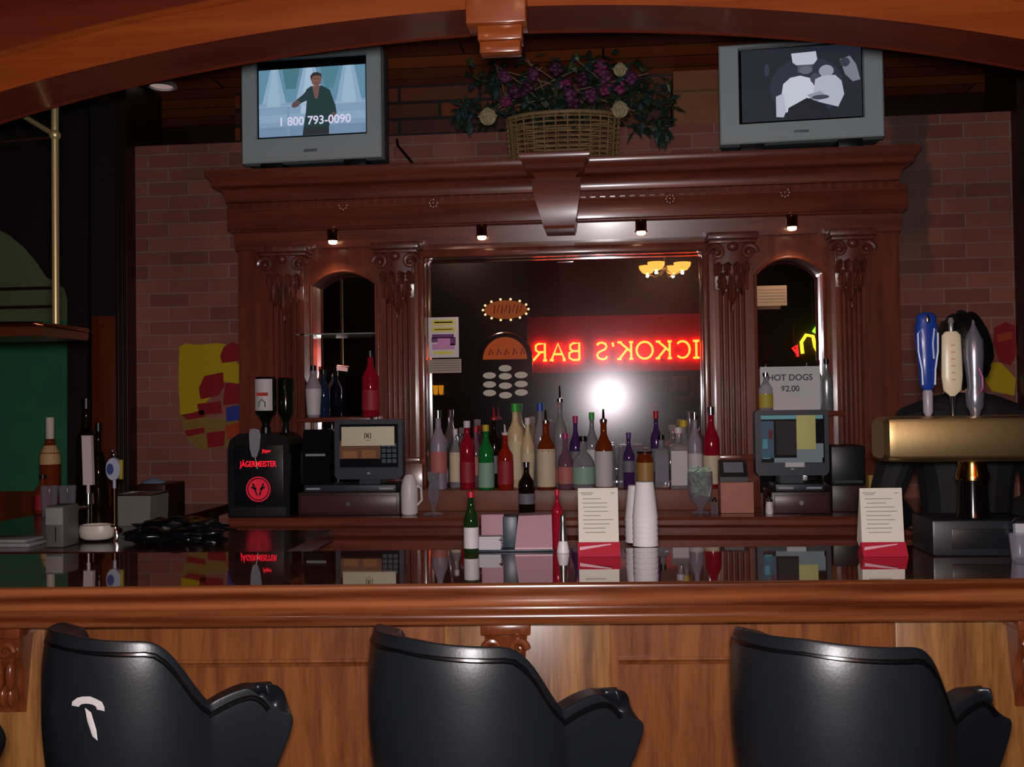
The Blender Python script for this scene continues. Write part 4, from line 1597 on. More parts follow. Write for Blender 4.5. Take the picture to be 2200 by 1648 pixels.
bottle('round clear bottle with pale body left of the menu card', 1238, 0, SZ, 48, 112, 'squat', G_CLEAR, L_GREENW, (.1, .42), C_BLACK, y=4.29)
bottle('bottle with bright green neck band standing behind the round clear one', 1257, 0, SZ, 28, 158, 'std', G_CLEAR, L_WHITE, (.15, .5), C_GREEN, y=4.40)
bottle('silver labelled bottle with brown neck above the left menu card', 1282, 0, SZ, 38, 150, 'std', G_AMBER, L_WHITE, (.04, .54), C_SIL, True, y=4.27)
bottle('blue purple bottle right above the left menu card', 1335, 0, SZ, 24, 120, 'std', G_PURPLE, L_GREY, (.3, .5), C_PURP, y=4.27)
bottle('squat jar bottle with gold label above the cup stack', 1369, 0, SZ, 36, 78, 'jar', G_AMBER, L_GOLD, (.15, .7), C_BLACK, y=4.31)
bottle('dark bottle with red ball stopper right of the flash glare', 1394, 0, SZ, 24, 160, 'tall', G_PURPLE, L_GREY, (.2, .5), C_RED, y=4.40)
bottle('square bottle with grey label right of the cup stack', 1404, 0, SZ, 32, 112, 'square', G_CLEAR, L_GREY, (.1, .62), C_BLACK, y=4.345)
bottle('square bottle with white label and clear pointed cap', 1441, 0, SZ, 40, 130, 'square', G_CLEAR, L_WHITE, (.06, .62), C_WHITE, y=4.28)
bottle('round bottle with yellow label behind the white labelled square one', 1452, 0, SZ, 42, 140, 'std', G_CLEAR, L_YEL, (.4, .62), C_YEL, y=4.40)
bottle('clear pale bottle with silver cap left of the red one at the mirror edge', 1476, 0, SZ, 32, 160, 'std', G_FROST, L_WHITE, (.1, .45), C_SIL, y=4.335)
bottle('red bottle with silver foil cap at the right mirror edge', 1511, 0, SZ, 35, 172, 'std', G_RED, L_CREAM, (.05, .4), C_SIL, y=4.31)

# upside-down tumblers on the step by the glare
tum = [(1308, 4.345), (1339, 4.355), (1370, 4.385)]
for i, (u, y) in enumerate(tum):
    p = at(u, 900, y)
    lb = ['left', 'second', 'right'][i]
    lb = lb + 'most of the upside-down clear tumblers under the mirror glare' if lb in ('left', 'right') else lb + ' from left of the upside-down clear tumblers under the mirror glare'
    if i == 0:
        g = MB()
        g.lathe([(.028, 0), (.023, .18), (.021, .184), (0, .184), (0, .178), (.021, .176), (.0262, 0), (.028, 0)], 22)
        tg = g.build('tumbler', GLASS, None, (p.x, y, SZ + .0005), smooth=50)
        tag(tg, lb, 'glass', 'upside-down tumblers on the step')
    else:
        c = tg.copy()
        COL.objects.link(c)
        c.location = (p.x, y, SZ + .0005)
        c['label'] = lb

# dark brown bottle and things standing on the counter before the step
bottle('dark brown bottle with silver neck foil standing on cardboard before the step', 1132, 1095, CZ, 36, 112, 'std', G_BROWN, L_GREY, (.2, .4), C_SIL, group='bottles before the step', y=4.12)
t = thing('hurricane_glass', 'tall stemmed glass standing on the counter below the coral labelled bottle', 'glass', (at(932, 1100, 4.12).x, 4.12, CZ + .0005))
MB().lathe([(0, 0), (.042, 0), (.042, .004), (.008, .012), (.007, .03), (.022, .06), (.026, .09), (.018, .13), (.026, .175), (.0245, .175), (.016, .13), (.024, .09), (.02, .064), (0, .05)], 22).build('bowl', GLASS, t, smooth=60)
p = at(880, 1100, 4.11)
t = thing('white_jug', 'white plastic bottle with rounded shoulders right of the left till', 'jug', (p.x, 4.11, CZ + .0005))
MB().lathe([(0, 0), (.03, 0), (.035, .008), (.036, .09), (.034, .12), (.026, .15), (.018, .165), (0, .168)], 22).build('body', WHITE, t, smooth=60)
MB().tube([(.03, 0, .12), (.05, 0, .11), (.052, 0, .06), (.034, 0, .04)], .005, 8).build('handle', WHITE, t)
# jar of banknotes
p = at(1505, 1090, 4.14)
t = thing('tip_jar', 'clear goblet jar stuffed with greenish banknotes below the right mirror edge', 'jar', (p.x, 4.14, CZ + .0005))
MB().lathe([(0, 0), (.036, 0), (.036, .005), (.01, .012), (.012, .024), (.04, .05), (.052, .1), (.05, .17), (.047, .17), (.049, .1), (.037, .054), (0, .03)], 24).build('glass_jar', GLASS, t, smooth=60)
g = MB()
rj = random.Random(11)
for k in range(34):
    b = bmesh.new()
    bmesh.ops.create_grid(b, x_segments=4, y_segments=1, size=.5)
    for v_ in b.verts:
        v_.co.z += .18 * math.sin(v_.co.x * 5 + k)
    mt = Matrix.Translation((rj.uniform(-.022, .022), rj.uniform(-.024, .01), rj.uniform(.075, .17))) @ Matrix.Rotation(rj.uniform(0, 6), 4, 'Z') @ Matrix.Rotation(rj.uniform(.5, 1.5), 4, 'X') @ Matrix.Diagonal((.055, .04, .03, 1))
    g.add(b, mt)
bn = g.build('banknotes', mat('greenish banknote paper', 'a8c0ac', .7, noise=.25, nscale=80), t, normals=False)
# flattened cardboard under the bottles and papers on the counter
p = at(1060, 1100, 4.1)
t = tag(MB().box(-.16, .3, -.07, .05, 0, .0012).box(-.1, .1, -.06, .04, .0012, .003).build('cardboard_sheet', mat('brown card sheet', '7e5a4c', .8), None, (p.x, 4.13, CZ + .0003)), 'flat brown cardboard lying on the counter before the step', 'cardboard')

# flyers on the mirrors
def sheet(name, label, cat, u0, u1, v0, v1, Y, col, marks, th=.0012):
    a, b2 = at(u0, v1, Y), at(u1, v0, Y)
    t = thing(name, label, cat, ((a.x + b2.x) / 2, Y, a.z))
    w, h = b2.x - a.x, b2.z - a.z
    MB().box(-w / 2, w / 2, -th, -.0002, 0, h).build('sheet', col, t)
    by = {}
    for (a0, a1, b0, b1, m) in marks:
        by.setdefault(m.name, (m, []))[1].append((a0, a1, b0, b1))
    for m, L in by.values():
        g = MB()
        for a0, a1, b0, b1 in L:
            g.box(-w / 2 + a0 * w, -w / 2 + a1 * w, -th - .0004, -th, (1 - b1) * h, (1 - b0) * h)
        g.build('printing', m, t)
    return t, w, h


YS = MY - .001
sheet('flyer', 'white flyer with yellow heading and pink picture stuck at the mirror left edge', 'flyer', 921, 985, 681, 769, MY - .0006, PAPERW,
      [(.1, .88, .06, .2, YELP), (.1, .88, .24, .36, YELP), (.12, .84, .42, .52, PURPLE), (.1, .3, .5, .62, PURPLE), (.72, .9, .5, .7, PURPLE), (.3, .72, .5, .66, PINKB), (.12, .86, .66, .8, PINKB), (.18, .8, .84, .92, YELP), (.2, .8, .11, .14, INK), (.2, .8, .29, .31, INK)])
sheet('note_card', 'beige lined note under the flyer at the mirror left edge', 'note', 921, 991, 771, 802, MY - .0006, mat('beige note paper', 'a8988c', .7), [(.05, .95, .1 + .17 * k, .14 + .17 * k, INK) for k in range(5)])
sheet('note_card', 'tan lined note taped high on the right niche mirror', 'note', 1622, 1690, 613, 658, FY - .002, TANP, [(.04, .96, .2 + .15 * k, .22 + .15 * k, INK) for k in range(5)])
t, w, h = sheet('paper_sign', 'white paper sign reading hot dogs propped in the right niche', 'sign', 1634, 1761, 768, 866, 4.345, PAPERW, [])
m = mat('grey sign print', '4a4a4e', .8)
MB().text('HOT DOGS', h * .19, UPRIGHT(0, -.0017, h * .75), bold=True).build('text_line', m, t, smooth=0)
MB().text('$2.00', h * .18, UPRIGHT(0, -.0017, h * .5), bold=True).build('text_line', m, t, smooth=0)
t.location.z = LZ + .0005

# bottles in the niches
bottle('pale silver bottle with dark stopper on the left niche ledge', 674, 905, LZ, 34, 112, 'taper', G_FROST, L_WHITE, (.05, .55), C_BLACK, y=4.31, group='bottles on the left niche ledge')
bottle('dark blue bottle tucked behind the pale silver bottle in the left niche', 696, 905, LZ, 26, 102, 'std', G_BLUE, None, cap=C_BLACK, y=4.38, group='bottles on the left niche ledge')
bottle('tall red bottle on the right end of the left niche ledge', 797, 905, LZ, 37, 142, 'std', G_RED, L_RED, (.1, .4), C_BLACK, y=4.33, group='bottles on the left niche ledge')
bottle('small clear bottle with yellow label in front of the hot dogs sign', 1646, 880, LZ, 30, 84, 'std', G_CLEAR, L_YEL, (.1, .45), C_SIL, y=4.30, group='bottles on the right niche ledge')
bottle('silver cocktail shaker bottle right of the hot dogs sign', 1777, 880, LZ, 27, 112, 'std', mat('silver bottle', 'b8c0c4', .25, .7), None, cap=C_BLACK, y=4.30, group='bottles on the right niche ledge')

# ------------------------------------------------------------------ chilled shot dispenser at the left
p = at(567, 1110, 4.12)
t = thing('shot_dispenser', 'black shot dispenser with red lit lettering at the left end of the back bar', 'drink dispenser', (p.x, 4.06, CZ + .0005))
sc = scale_at((p.x, 4.06, 1.2))
w, h = 136 * sc, 178 * sc
g = MB()
g.prism([(-w / 2, 0), (w / 2, 0), (w / 2, h * .86), (w * .42, h * .95), (w * .3, h), (-w * .32, h), (-w * .46, h * .93), (-w / 2, h * .82)], 'y', 0, .22)
g.build('housing', BLACK, t, smooth=20)
g = MB()
g.box(-w * .46, w * .46, -.012, .001, .0, h * .12, .003)
g.build('drip_tray', BLACKM, t)
FACE = mat('dark dispenser face', '14141a', .3)
g = MB()
g.box(-w * .4, w * .4, -.004, .0005, h * .14, h * .86, .0015)
f_ = g.build('face_plate', FACE, t)
REDL = glow('red lit lettering', 'e8142c', 1.1)
REDE = glow('red lit emblem', 'c0142c', .7)
g = MB()
g.text('J\u00c4GERMEISTER', .0245, Matrix.Translation((.0, -.0055, h * .63)) @ Matrix.Diagonal((.98, 1, 1.35, 1)) @ Matrix.Rotation(PI / 2, 4, 'X'), .0006, True)
g.text('J\u00e4ger', .019, UPRIGHT(w * .14, -.0055, h * .79), .0005, True)
g.build('lettering', REDL, f_, smooth=0)
g = MB()
for r0, r1 in ((.0, .043), (.047, .053)):
    rows = [[(rr * math.cos(2 * PI * i / 32) + w * .0, -.0055, h * .33 + rr * math.sin(2 * PI * i / 32)) for i in range(32)] for rr in (max(r0, .0002), r1)]
    g.grid(rows, close_u=True)
g.build('emblem', REDE, f_, smooth=0, normals=False)
g = MB()
for s in (-1, 1):
    g.prism([(s * .002, h * .33 - .027), (s * .008, h * .33 - .027), (s * .027, h * .33 + .024), (s * .018, h * .33 + .024)], 'y', -.0068, -.0058)
    g.prism([(s * .008, h * .33 - .004), (s * .03, h * .33 + .004), (s * .03, h * .33 + .012), (s * .008, h * .33 + .006)], 'y', -.0068, -.0058)
g.build('emblem_mark', mat('dark red mark', '3c0810', .5), f_)
# upside-down bottles feeding the dispenser
def inv_bottle(name, label, dx, dy, wpx, hpx, labm):
    r, hh = wpx * sc / 2, hpx * sc
    zb2 = CZ + h + .001
    b = thing(name, label, 'bottle', (p.x + dx, 4.06 + dy, zb2), 0, 'upside-down bottles on the shot dispenser')
    MB().lathe([(0, 0), (r * .36, 0), (r * .36, hh * .18), (r * .55, hh * .26), (r * .95, hh * .36), (r, hh * .42), (r, hh * .97), (r * .9, hh), (0, hh)], 22).build('glass_body', mat('very dark green glass', '0e140e', .12), b, smooth=50)
    if labm:
        MB().lathe([(r * 1.012, hh * .4), (r * 1.014, hh * .6), (r * 1.014, hh * .96)], 18, a0=-PI / 2 - 1.0, a1=-PI / 2 + 1.0).build('label', labm, b, smooth=60)
        g = MB()
        g.box(-r * .52, r * .52, -r - .0018, -r * .86, hh * .66, hh * .72)
        g.build('label_band', mat('red label band', 'b8301c', .6), b)
        g = MB()
        g.tube([(-r * .3, -r * 1.0 - .001, hh * .46), (-r * .3, -r * 1.0 - .001, hh * .54), (0, -r * 1.04 - .001, hh * .6), (r * .3, -r * 1.0 - .001, hh * .54), (r * .3, -r * 1.0 - .001, hh * .46)], .0028, 6)
        g.build('label_mark', mat('olive label mark', '6a6a3c', .6), b)
    MB().lathe([(r * .36, .0), (r * .46, .0), (r * .46, hh * .1), (r * .36, hh * .12)], 16).build('collar', BLACK, b)


inv_bottle('liquor_bottle', 'upside-down dark bottle with white and red label on the shot dispenser', 8 * sc, .05, 46, 122, L_WHITE)
inv_bottle('liquor_bottle', 'plain upside-down dark bottle on the right of the shot dispenser', 46 * sc, .09, 34, 120, None)
q = at(549, 982, 4.055)
t2 = thing('hanging_tag', 'grey tongue-shaped tag hanging over the shot dispenser lettering', 'tag', (q.x, 4.049, q.z))
hh = 60 * sc
MB().prism([(-.02 * 1, hh), (-.024, hh * .8), (-.021, hh * .3), (-.012, .0), (.008, .0), (.02, hh * .3), (.026, hh * .8), (.018, hh * .98), (0, hh * 1.02)], 'y', -.003, 0).build('plate', mat('grey frosted tag', '8a8c94', .5), t2)
MB().tube([(0, -.001, 0), (.006, -.002, -.02), (.01, -.001, -.05)], .0016, 6).build('string', WHITE, t2)
tz = at(620, 925, 4.2)
# ------------------------------------------------------------------ tills
def register(label, u0, u1, v0, v1, Y, uD0, uD1, vD0, scr_marks, note):
    sc = scale_at(at(u0, v0, Y))
    pm = at((u0 + u1) / 2, v1, Y)
    t = thing('cash_register', label, 'cash register', (pm.x, Y, CZ + .0005))
    zb = pm.z - CZ
    w, h = (u1 - u0) * sc, (v1 - v0) * sc
    # drawer
    d0, d1 = at(uD0, 1100, Y - .02).x - pm.x, at(uD1, 1100, Y - .02).x - pm.x
    dz = at(700, vD0, Y - .02).z - CZ
    g = MB()
    g.box(d0, d1, -.03, .19, 0, dz, .004)
    dr = g.build('cash_drawer', mat('maroon grey drawer', '3a2226', .4), t)
    g = MB()
    g.box(d0 + .012, d1 - .012, -.036, -.03, .012, dz - .014, .0015)
    g.build('drawer_front', mat('maroon drawer front', '4a2a30', .35), dr)
    xm = (d0 + d1) / 2
    MB().cyl((xm, -.041, dz * .5), (xm, -.036, dz * .5), .009, n=14).build('lock', STEEL, dr)
    # base plate with pale edge strip, neck and tilted screen
    g = MB()
    g.box(d0 + .02, d1 - .02, -.01, .17, dz + .0005, dz + .03, .004)
    g.build('terminal_base', DKGREY, t)
    for xa in (d0 + .03, d1 - .09):
        MB().box(xa, xa + .06, -.014, -.0105, dz + .01, dz + .018).build('trim_strip', mat('pale grey strip', 'a0a4a8', .4), t)
    MB().prism([(.02, dz + .0305), (.14, dz + .0305), (.1, zb + h * .4), (.05, zb + h * .4)], 'x', -.045, .045).build('neck', DKGREY, t)
    g = MB()
    g.prism([(-w / 2, zb + h * .06), (-w * .46, zb), (w * .46, zb), (w / 2, zb + h * .06), (w / 2, zb + h * .96), (w * .47, zb + h), (-w * .47, zb + h), (-w / 2, zb + h * .96)], 'y', 0, .06)
    s_ = g.build('screen_housing', DKGREY, t, smooth=20)
    g = MB()
    g.box(-w * .42, w * .44, -.002, .001, zb + h * .2, zb + h * .92)
    g.build('screen', mat('black till screen', '101218', .2), s_)
    by = {}
    for (a0, a1, b0, b1, m) in scr_marks:
        by.setdefault(m.name, (m, []))[1].append((a0, a1, b0, b1))
    for m, L in by.values():
        g = MB()
        for a0, a1, b0, b1 in L:
            g.box(-w * .42 + a0 * w * .86, -w * .42 + a1 * w * .86, -.003, -.002, zb + h * (.92 - .72 * b1), zb + h * (.92 - .72 * b0))
        g.build('screen_image', m, s_)
    MB().ball((0, -.001, zb + h * .1), .008, .003, .004, 10).build('logo_badge', mat('pale badge', 'b0b4b8', .3), s_)
    return t, w, h, zb, s_


t, w, h, zb, s_ = register('grey touch screen till with cream label strip under the left niche', 718, 866, 902, 1030, 4.13, 642, 860, 1058,
    [(0, .7, .38, .8, glow('brown till picture', '5a3420', .5)), (.05, .3, .62, .78, glow('tan till picture', '8a5c3c', .5)), (.38, .62, .6, .78, glow('tan till picture', '8a5c3c', .5))] +
    [(.72 + .09 * i, .79 + .09 * i, .45 + .12 * j, .54 + .12 * j, glow('slate till key', '36404a', .4)) for i in range(3) for j in range(4)], True)
g = MB()
lw = w * .78
g.box(-lw / 2, lw / 2, -.0075, -.0035, zb + h * .56, zb + h * .88, .0008)
lb_ = tag(g.build('label_strip', mat('cream printed strip', 'ddd8b8', .6), None, t.location), 'cream label strip with a small black emblem stuck across the left till screen', 'label')
g = MB()
zc = zb + h * .72
g.text('R', .026, UPRIGHT(0, -.008, zc), bold=True)
for s in (-1, 1):
    g.box(s * .013 - .0015, s * .013 + .0015, -.0082, -.0076, zc - .011, zc + .011)
    g.box(s * .009 - .004, s * .009 + .004, -.0082, -.0076, zc + .011, zc + .0135)
g.box(-.008, .008, -.0082, -.0076, zc - .018, zc - .016)
g.build('emblem', INKB, lb_, smooth=0)
# black receipt printer left of the left till
q = at(683, 1040, 4.14)
t = thing('receipt_printer', 'glossy black receipt printer on the drawer left of the till screen', 'printer', (at(682, 1040, 4.145).x, 4.145, CZ + (at(700, 1058, 4.11).z - CZ) + .0325))
PW = .06
g = MB()
g.prism([(0, 0), (.12, 0), (.12, .2), (.04, .23), (.0, .13)], 'x', -.07, .055)
g.build('case', mat('glossy black case', '121418', .12), t, smooth=20)
MB().box(-.05, .035, -.003, .012, .118, .128).build('paper_slot', mat('pale slot', '8a8e92', .4), t)

t, w, h, zb, s_ = register('grey touch screen till with cyan picture and yellow sticky note under the right niche', 1626, 1780, 882, 1022, 4.13, 1657, 1784, 1062,
    [(0, .98, 0, .08, glow('cyan till picture', '5a8a94', .55)), (0, .2, .12, .9, glow('slate till picture', '34485a', .5)), (.02, .1, .5, .7, glow('cyan till picture', '5a8a94', .55)), (.02, .14, .78, .92, glow('cyan till picture', '5a8a94', .55)), (.12, .18, .3, .5, glow('dull red till key', '7a3030', .4)),
     (.2, .96, .9, 1, glow('grey till bar', '6a7478', .5)), (.56, .98, .6, .9, glow('grey till bar', '6a7478', .5)), (.24, .56, .12, .84, glow('black till window', '0a0a10', .2))], False)
g = MB()
g.box(w * .06, w * .32, -.0055, -.0035, zb + h * .4, zb + h * .92, .0004)
tag(g.build('sticky_note', mat('pale yellow note', 'd6d488', .7), None, t.location), 'pale yellow sticky note on the right till screen', 'note')
g = MB()
g.box(-w * .1, w * .16, -.0055, -.0005, zb + h * .13, zb + h * .2)
tag(g.build('white_tag', PAPERW, None, t.location), 'small white tag below the right till screen', 'tag')
q = at(1822, 1045, 4.14)
t = thing('receipt_printer', 'matt black receipt printer right of the right till', 'printer', (q.x + .005, 4.15, CZ + .0005))
sc = scale_at(q)
hz = at(1822, 958, 4.14).z - CZ
g = MB()
g.box(-36 * sc, 36 * sc, .0, .16, hz - .16, hz, .008)
g.build('case', mat('black printer case', '16181c', .4), t)
MB().box(-30 * sc, 30 * sc, -.002, .004, hz - .15, hz - .14).build('paper_slot', DKGREY, t)
g = MB()
g.box(-34 * sc, 34 * sc, .01, .15, 0, hz - .1605, .004)
g.build('stand', mat('maroon grey drawer', '3a2226', .4), t)
# small dark device on a peach box, left of the right till
q = at(1584, 1098, 4.13)
t = tag(MB().box(-.066, .066, 0, .1, 0, .125, .003).build('peach_box', mat('peach cardboard', 'b87c68', .7, noise=.1, nscale=20), None, (q.x, 4.12, CZ + .0005)), 'peach coloured cardboard box left of the right till', 'box')
t = thing('card_reader', 'dark grey card reader on top of the peach box', 'card reader', (q.x - .005, 4.125, CZ + .1265))
MB().prism([(0, 0), (.085, 0), (.085, .085), (.05, .085), (0, .02)], 'x', -.062, .05).build('case', mat('charcoal case', '2a2629', .35), t, smooth=20)
MB().prism([(.0125, .037), (.0415, .0765), (.0405, .0775), (.0115, .038)], 'x', -.045, .034).build('display', mat('pale display', '787c88', .2), t)
for i, (u, y) in enumerate(((1535, 4.10), (1653, 4.085))):
    q = at(u, 1090, y)
    t = thing('salt_shaker', ['small glass shaker beside the peach box', 'small white shaker beside the right till drawer'][i], 'shaker', (q.x, y, CZ + .0005))
    MB().lathe([(0, 0), (.014, 0), (.016, .01), (.013, .05), (0, .05)], 14).build('body', [GLASS, WHITE][i], t)
    MB().lathe([(.0135, .0505), (.0135, .06), (.006, .068), (0, .068)], 14).build('lid', CHROME, t)

# ------------------------------------------------------------------ things on the front bar
def bar_at(u, v):
    return atz(u, v, BZ_)


def card(label, u0, u1, vt, vb, rz):
    p = bar_at((u0 + u1) / 2, vb - 6)
    sc = scale_at(p)
    w, h = (u1 - u0) * sc, (vb - vt) * sc
    t = thing('menu_card', label, 'menu card', (p.x, p.y, BZ_ + .0005), rz, 'upright menu cards on the bar')
    g = MB()
    g.prism([(-.002, .0), (.0, .0), (.045, h * .2), (.014, h), (.012, h), (.0, h * .22)], 'x', -w / 2, w / 2)
    ob = g.build('card', PAPER, t)
    g = MB()
    g.prism([(-.022, 0), (.03, 0), (.03, .004), (.004, h * .2), (-.001, h * .2), (-.02, .004)], 'x', -w / 2 - .003, w / 2 + .003)
    g.build('red_base', REDP, t)
    g = MB()
    g.prism([(-w * .48, h * .09), (w * .3, h * .17), (w * .3, h * .185), (-w * .48, h * .14)], 'y', -.0135, -.0125)
    g.build('base_flash', mat('pink white stripe', 'd8a0ac', .5), t)
    g = MB()
    rr = random.Random(int(u0))

    def yz(q):
        return .0005 + (.0125) * (q - .22) / .78
    L = [(.06, .38, .93), (.1, .34, .905), (.82, .92, .925)] + [(.1 + rr.uniform(0, .06), .9 - rr.uniform(0, .35), .84 - k * .062) for k in range(9)]
    for a, b2, q in L:
        y = yz(q) - .0012
        g.box(-w / 2 + a * w, -w / 2 + b2 * w, y - .0006, y, h * (q - .007), h * (q + .007))
    g.build('printing', mat('faint card print', 'a29c8c', .8), t)
    return t


card('white menu card in a red base between the shaker and the cup stack', 1244, 1330, 1056, 1200, .06)
card('white menu card in a red base beside the beer tower', 1853, 1943, 1056, 1200, .06)
# foam cups
p = bar_at(1387, 1172)
sc = scale_at(p)
ch, cr0, cr1 = .108, 27 * sc, 19.5 * sc
nst, pitch = 6, .0165
prof = [(cr0 + .0007, 0), (cr0 + .0007, .004), (cr0, .005), (cr1, ch - .002), (cr1 - .002, ch), (0, ch), (0, ch - .001), (cr1 - .0015, ch - .0015), (cr0 - .0007, .001), (cr0 + .0007, 0)]
cup = MB().lathe(prof, 28).build('foam_cup', FOAM, None, (p.x, p.y, BZ_ + .0005), smooth=50)
tag(cup, 'white foam cup in the upside-down stack right of the menu card, below its topmost', 'cup', 'upside-down foam cups on the bar')
for k in range(1, nst):
    c = cup.copy()
    COL.objects.link(c)
    c.location = (p.x, p.y, BZ_ + .0005 + k * pitch)
    if k == nst - 1:
        c['label'] = 'topmost white foam cup of the upside-down stack right of the menu card'
p2 = bar_at(1371, 1150)
for k in range(5):
    c = cup.copy()
    COL.objects.link(c)
    c.location = (p2.x, 3.04, BZ_ + .0005 + k * pitch - (BZ_ - CZ) * 0)
    c.location = (p2.x - .006, p.y + .078, BZ_ + .0005 + k * pitch)
    c['label'] = 'white foam cup in the half hidden second stack behind the front cup stack'

# condiment group left of the menu card
p = bar_at(1013, 1190)
bottle('green beer bottle with red cap and torn white label on the bar', 1013, 1188, BZ_, 32, 132, 'beer', G_DGREEN, L_WHITE, (.08, .42), C_RED, group='bottles on the front bar', name='beer_bottle')
p = bar_at(1107, 1184)
sc = scale_at(p)
t = thing('napkin_caddy', 'dark bar caddy holding napkins and two dusty pink card panels', 'caddy', (p.x, p.y + .01, BZ_ + .0005), R_(3))
u_ = lambda u: (u - 1107) * sc
MB().box(u_(1028), u_(1190), -.03, .07, 0, .006, .002).box(u_(1080), u_(1112), .0, .06, .0065, .1, .004).build('tray', mat('slate caddy plastic', '2c3c48', .4), t)
MB().box(u_(1032), u_(1082), .02, .05, .0065, 76 * sc, .003).build('card_panel', PINKP, t)
MB().prism([(u_(1106), .0065), (u_(1187), .0065), (u_(1186), 78 * sc), (u_(1115), 76 * sc)], 'y', -.025, .05).build('card_panel', PINKP, t)
MB().box(u_(1107), u_(1187), -.0285, -.0255, .0065, .012).build('panel_lip', mat('pale pink lip', 'c8a0a4', .5), t)
g = MB()
rj = random.Random(5)
for k in range(9):
    a = rj.uniform(-.004, .004)
    g.prism([(u_(1022) + a, .0066 + k * .0042), (u_(1077) + a, .0066 + k * .0042), (u_(1074) + a, .0102 + k * .0042), (u_(1028) + a, .0102 + k * .0042)], 'y', -.028, .015)
tag(g.build('napkin_stack', mat('white napkin paper', 'c2c0c4', .8), None, t.location, R_(3)), 'stack of white napkins in front of the left pink panel', 'napkins')
p = bar_at(1210, 1188)
t = thing('salt_shaker', 'silver shaker with white base between the pink panel and the menu card', 'shaker', (p.x, p.y, BZ_ + .0005))
MB().lathe([(0, 0), (.018, 0), (.0185, .004), (.014, .028), (.012, .034), (0, .034)], 18).build('body', WHITE, t)
MB().lathe([(.0125, .0342), (.0115, .05), (.0075, .085), (.009, .098), (.006, .108), (0, .11)], 18).build('lid', STEEL, t)
bottle('slim dark red sauce bottle behind the silver shaker', 1198, 1150, BZ_, 24, 128, 'tall', G_RED, None, cap=C_RED, y=p.y + .075, group='bottles on the front bar', name='sauce_bottle')

# ------------------------------------------------------------------ beer tower at the right
p = bar_at(2093, 1190)
BTY = p.y + .02
t = thing('beer_tower', 'brass beer tower with a wide horizontal arm on the right end of the bar', 'beer tower', (at(2093, 1190, BTY).x, BTY, BZ_ + .0005))
sc = scale_at((p.x, BTY, 1.3))
X = lambda u: (u - 2093) * sc
Zp = lambda v: at(2093, v, BTY).z - BZ_
zB, zT = Zp(990), Zp(893)
g = MB()
r_ = (zT - zB) / 2
g.box(X(1991), X(2205), -.07, .12, 0, Zp(1112), .006)
g.build('base', mat('charcoal plastic base', '1c2026', .4), t)
MB().box(X(2030), X(2180), -.074, -.0705, .02, Zp(1130), .001).build('base_plate', mat('dark slate plate', '14171c', .3), t)
g = MB()
g.lathe([(.044, Zp(1110)), (.04, Zp(1090)), (.038, Zp(1032))], 28)
g.build('column', mat('black lacquer', '0c0809', .12), t, smooth=60)
MB().lathe([(.039, Zp(1033)), (.044, Zp(1031)), (.044, Zp(1020)), (.036, Zp(1000)), (.038, zB + .004)], 28).build('column_collar', BRASS, t, smooth=60)
g = MB()        # horizontal arm with rounded front and end cap
zc = (zB + zT) / 2
arm = [(-.07, zc - r_ * .92), (-.082, zc - r_ * .82), (-.086, zc - r_ * .7), (-.086, zc + r_ * .74), (-.082, zc + r_ * .9), (-.07, zc + r_ * .98), (-.04, zc + r_), (.05, zc + r_), (.07, zc + r_ * .7), (.07, zc - r_ * .8), (.05, zc - r_), (-.04, zc - r_)]
xe = X(1896)
rows = []
for x, k in ((xe, .82), (xe + .012, .97), (xe + .03, 1), (X(2330), 1), (X(2345), .9)):
    rows.append([(x, y * k, zc + (z - zc) * k) for y, z in arm])
vs = g.grid(rows, close_u=True)
g.bm.faces.new(vs[0][::-1])
g.bm.faces.new(vs[-1])
g.build('arm', mat('worn brass', 'cdb07c', .4, 1, bump=.2, nscale=9), t, smooth=35)


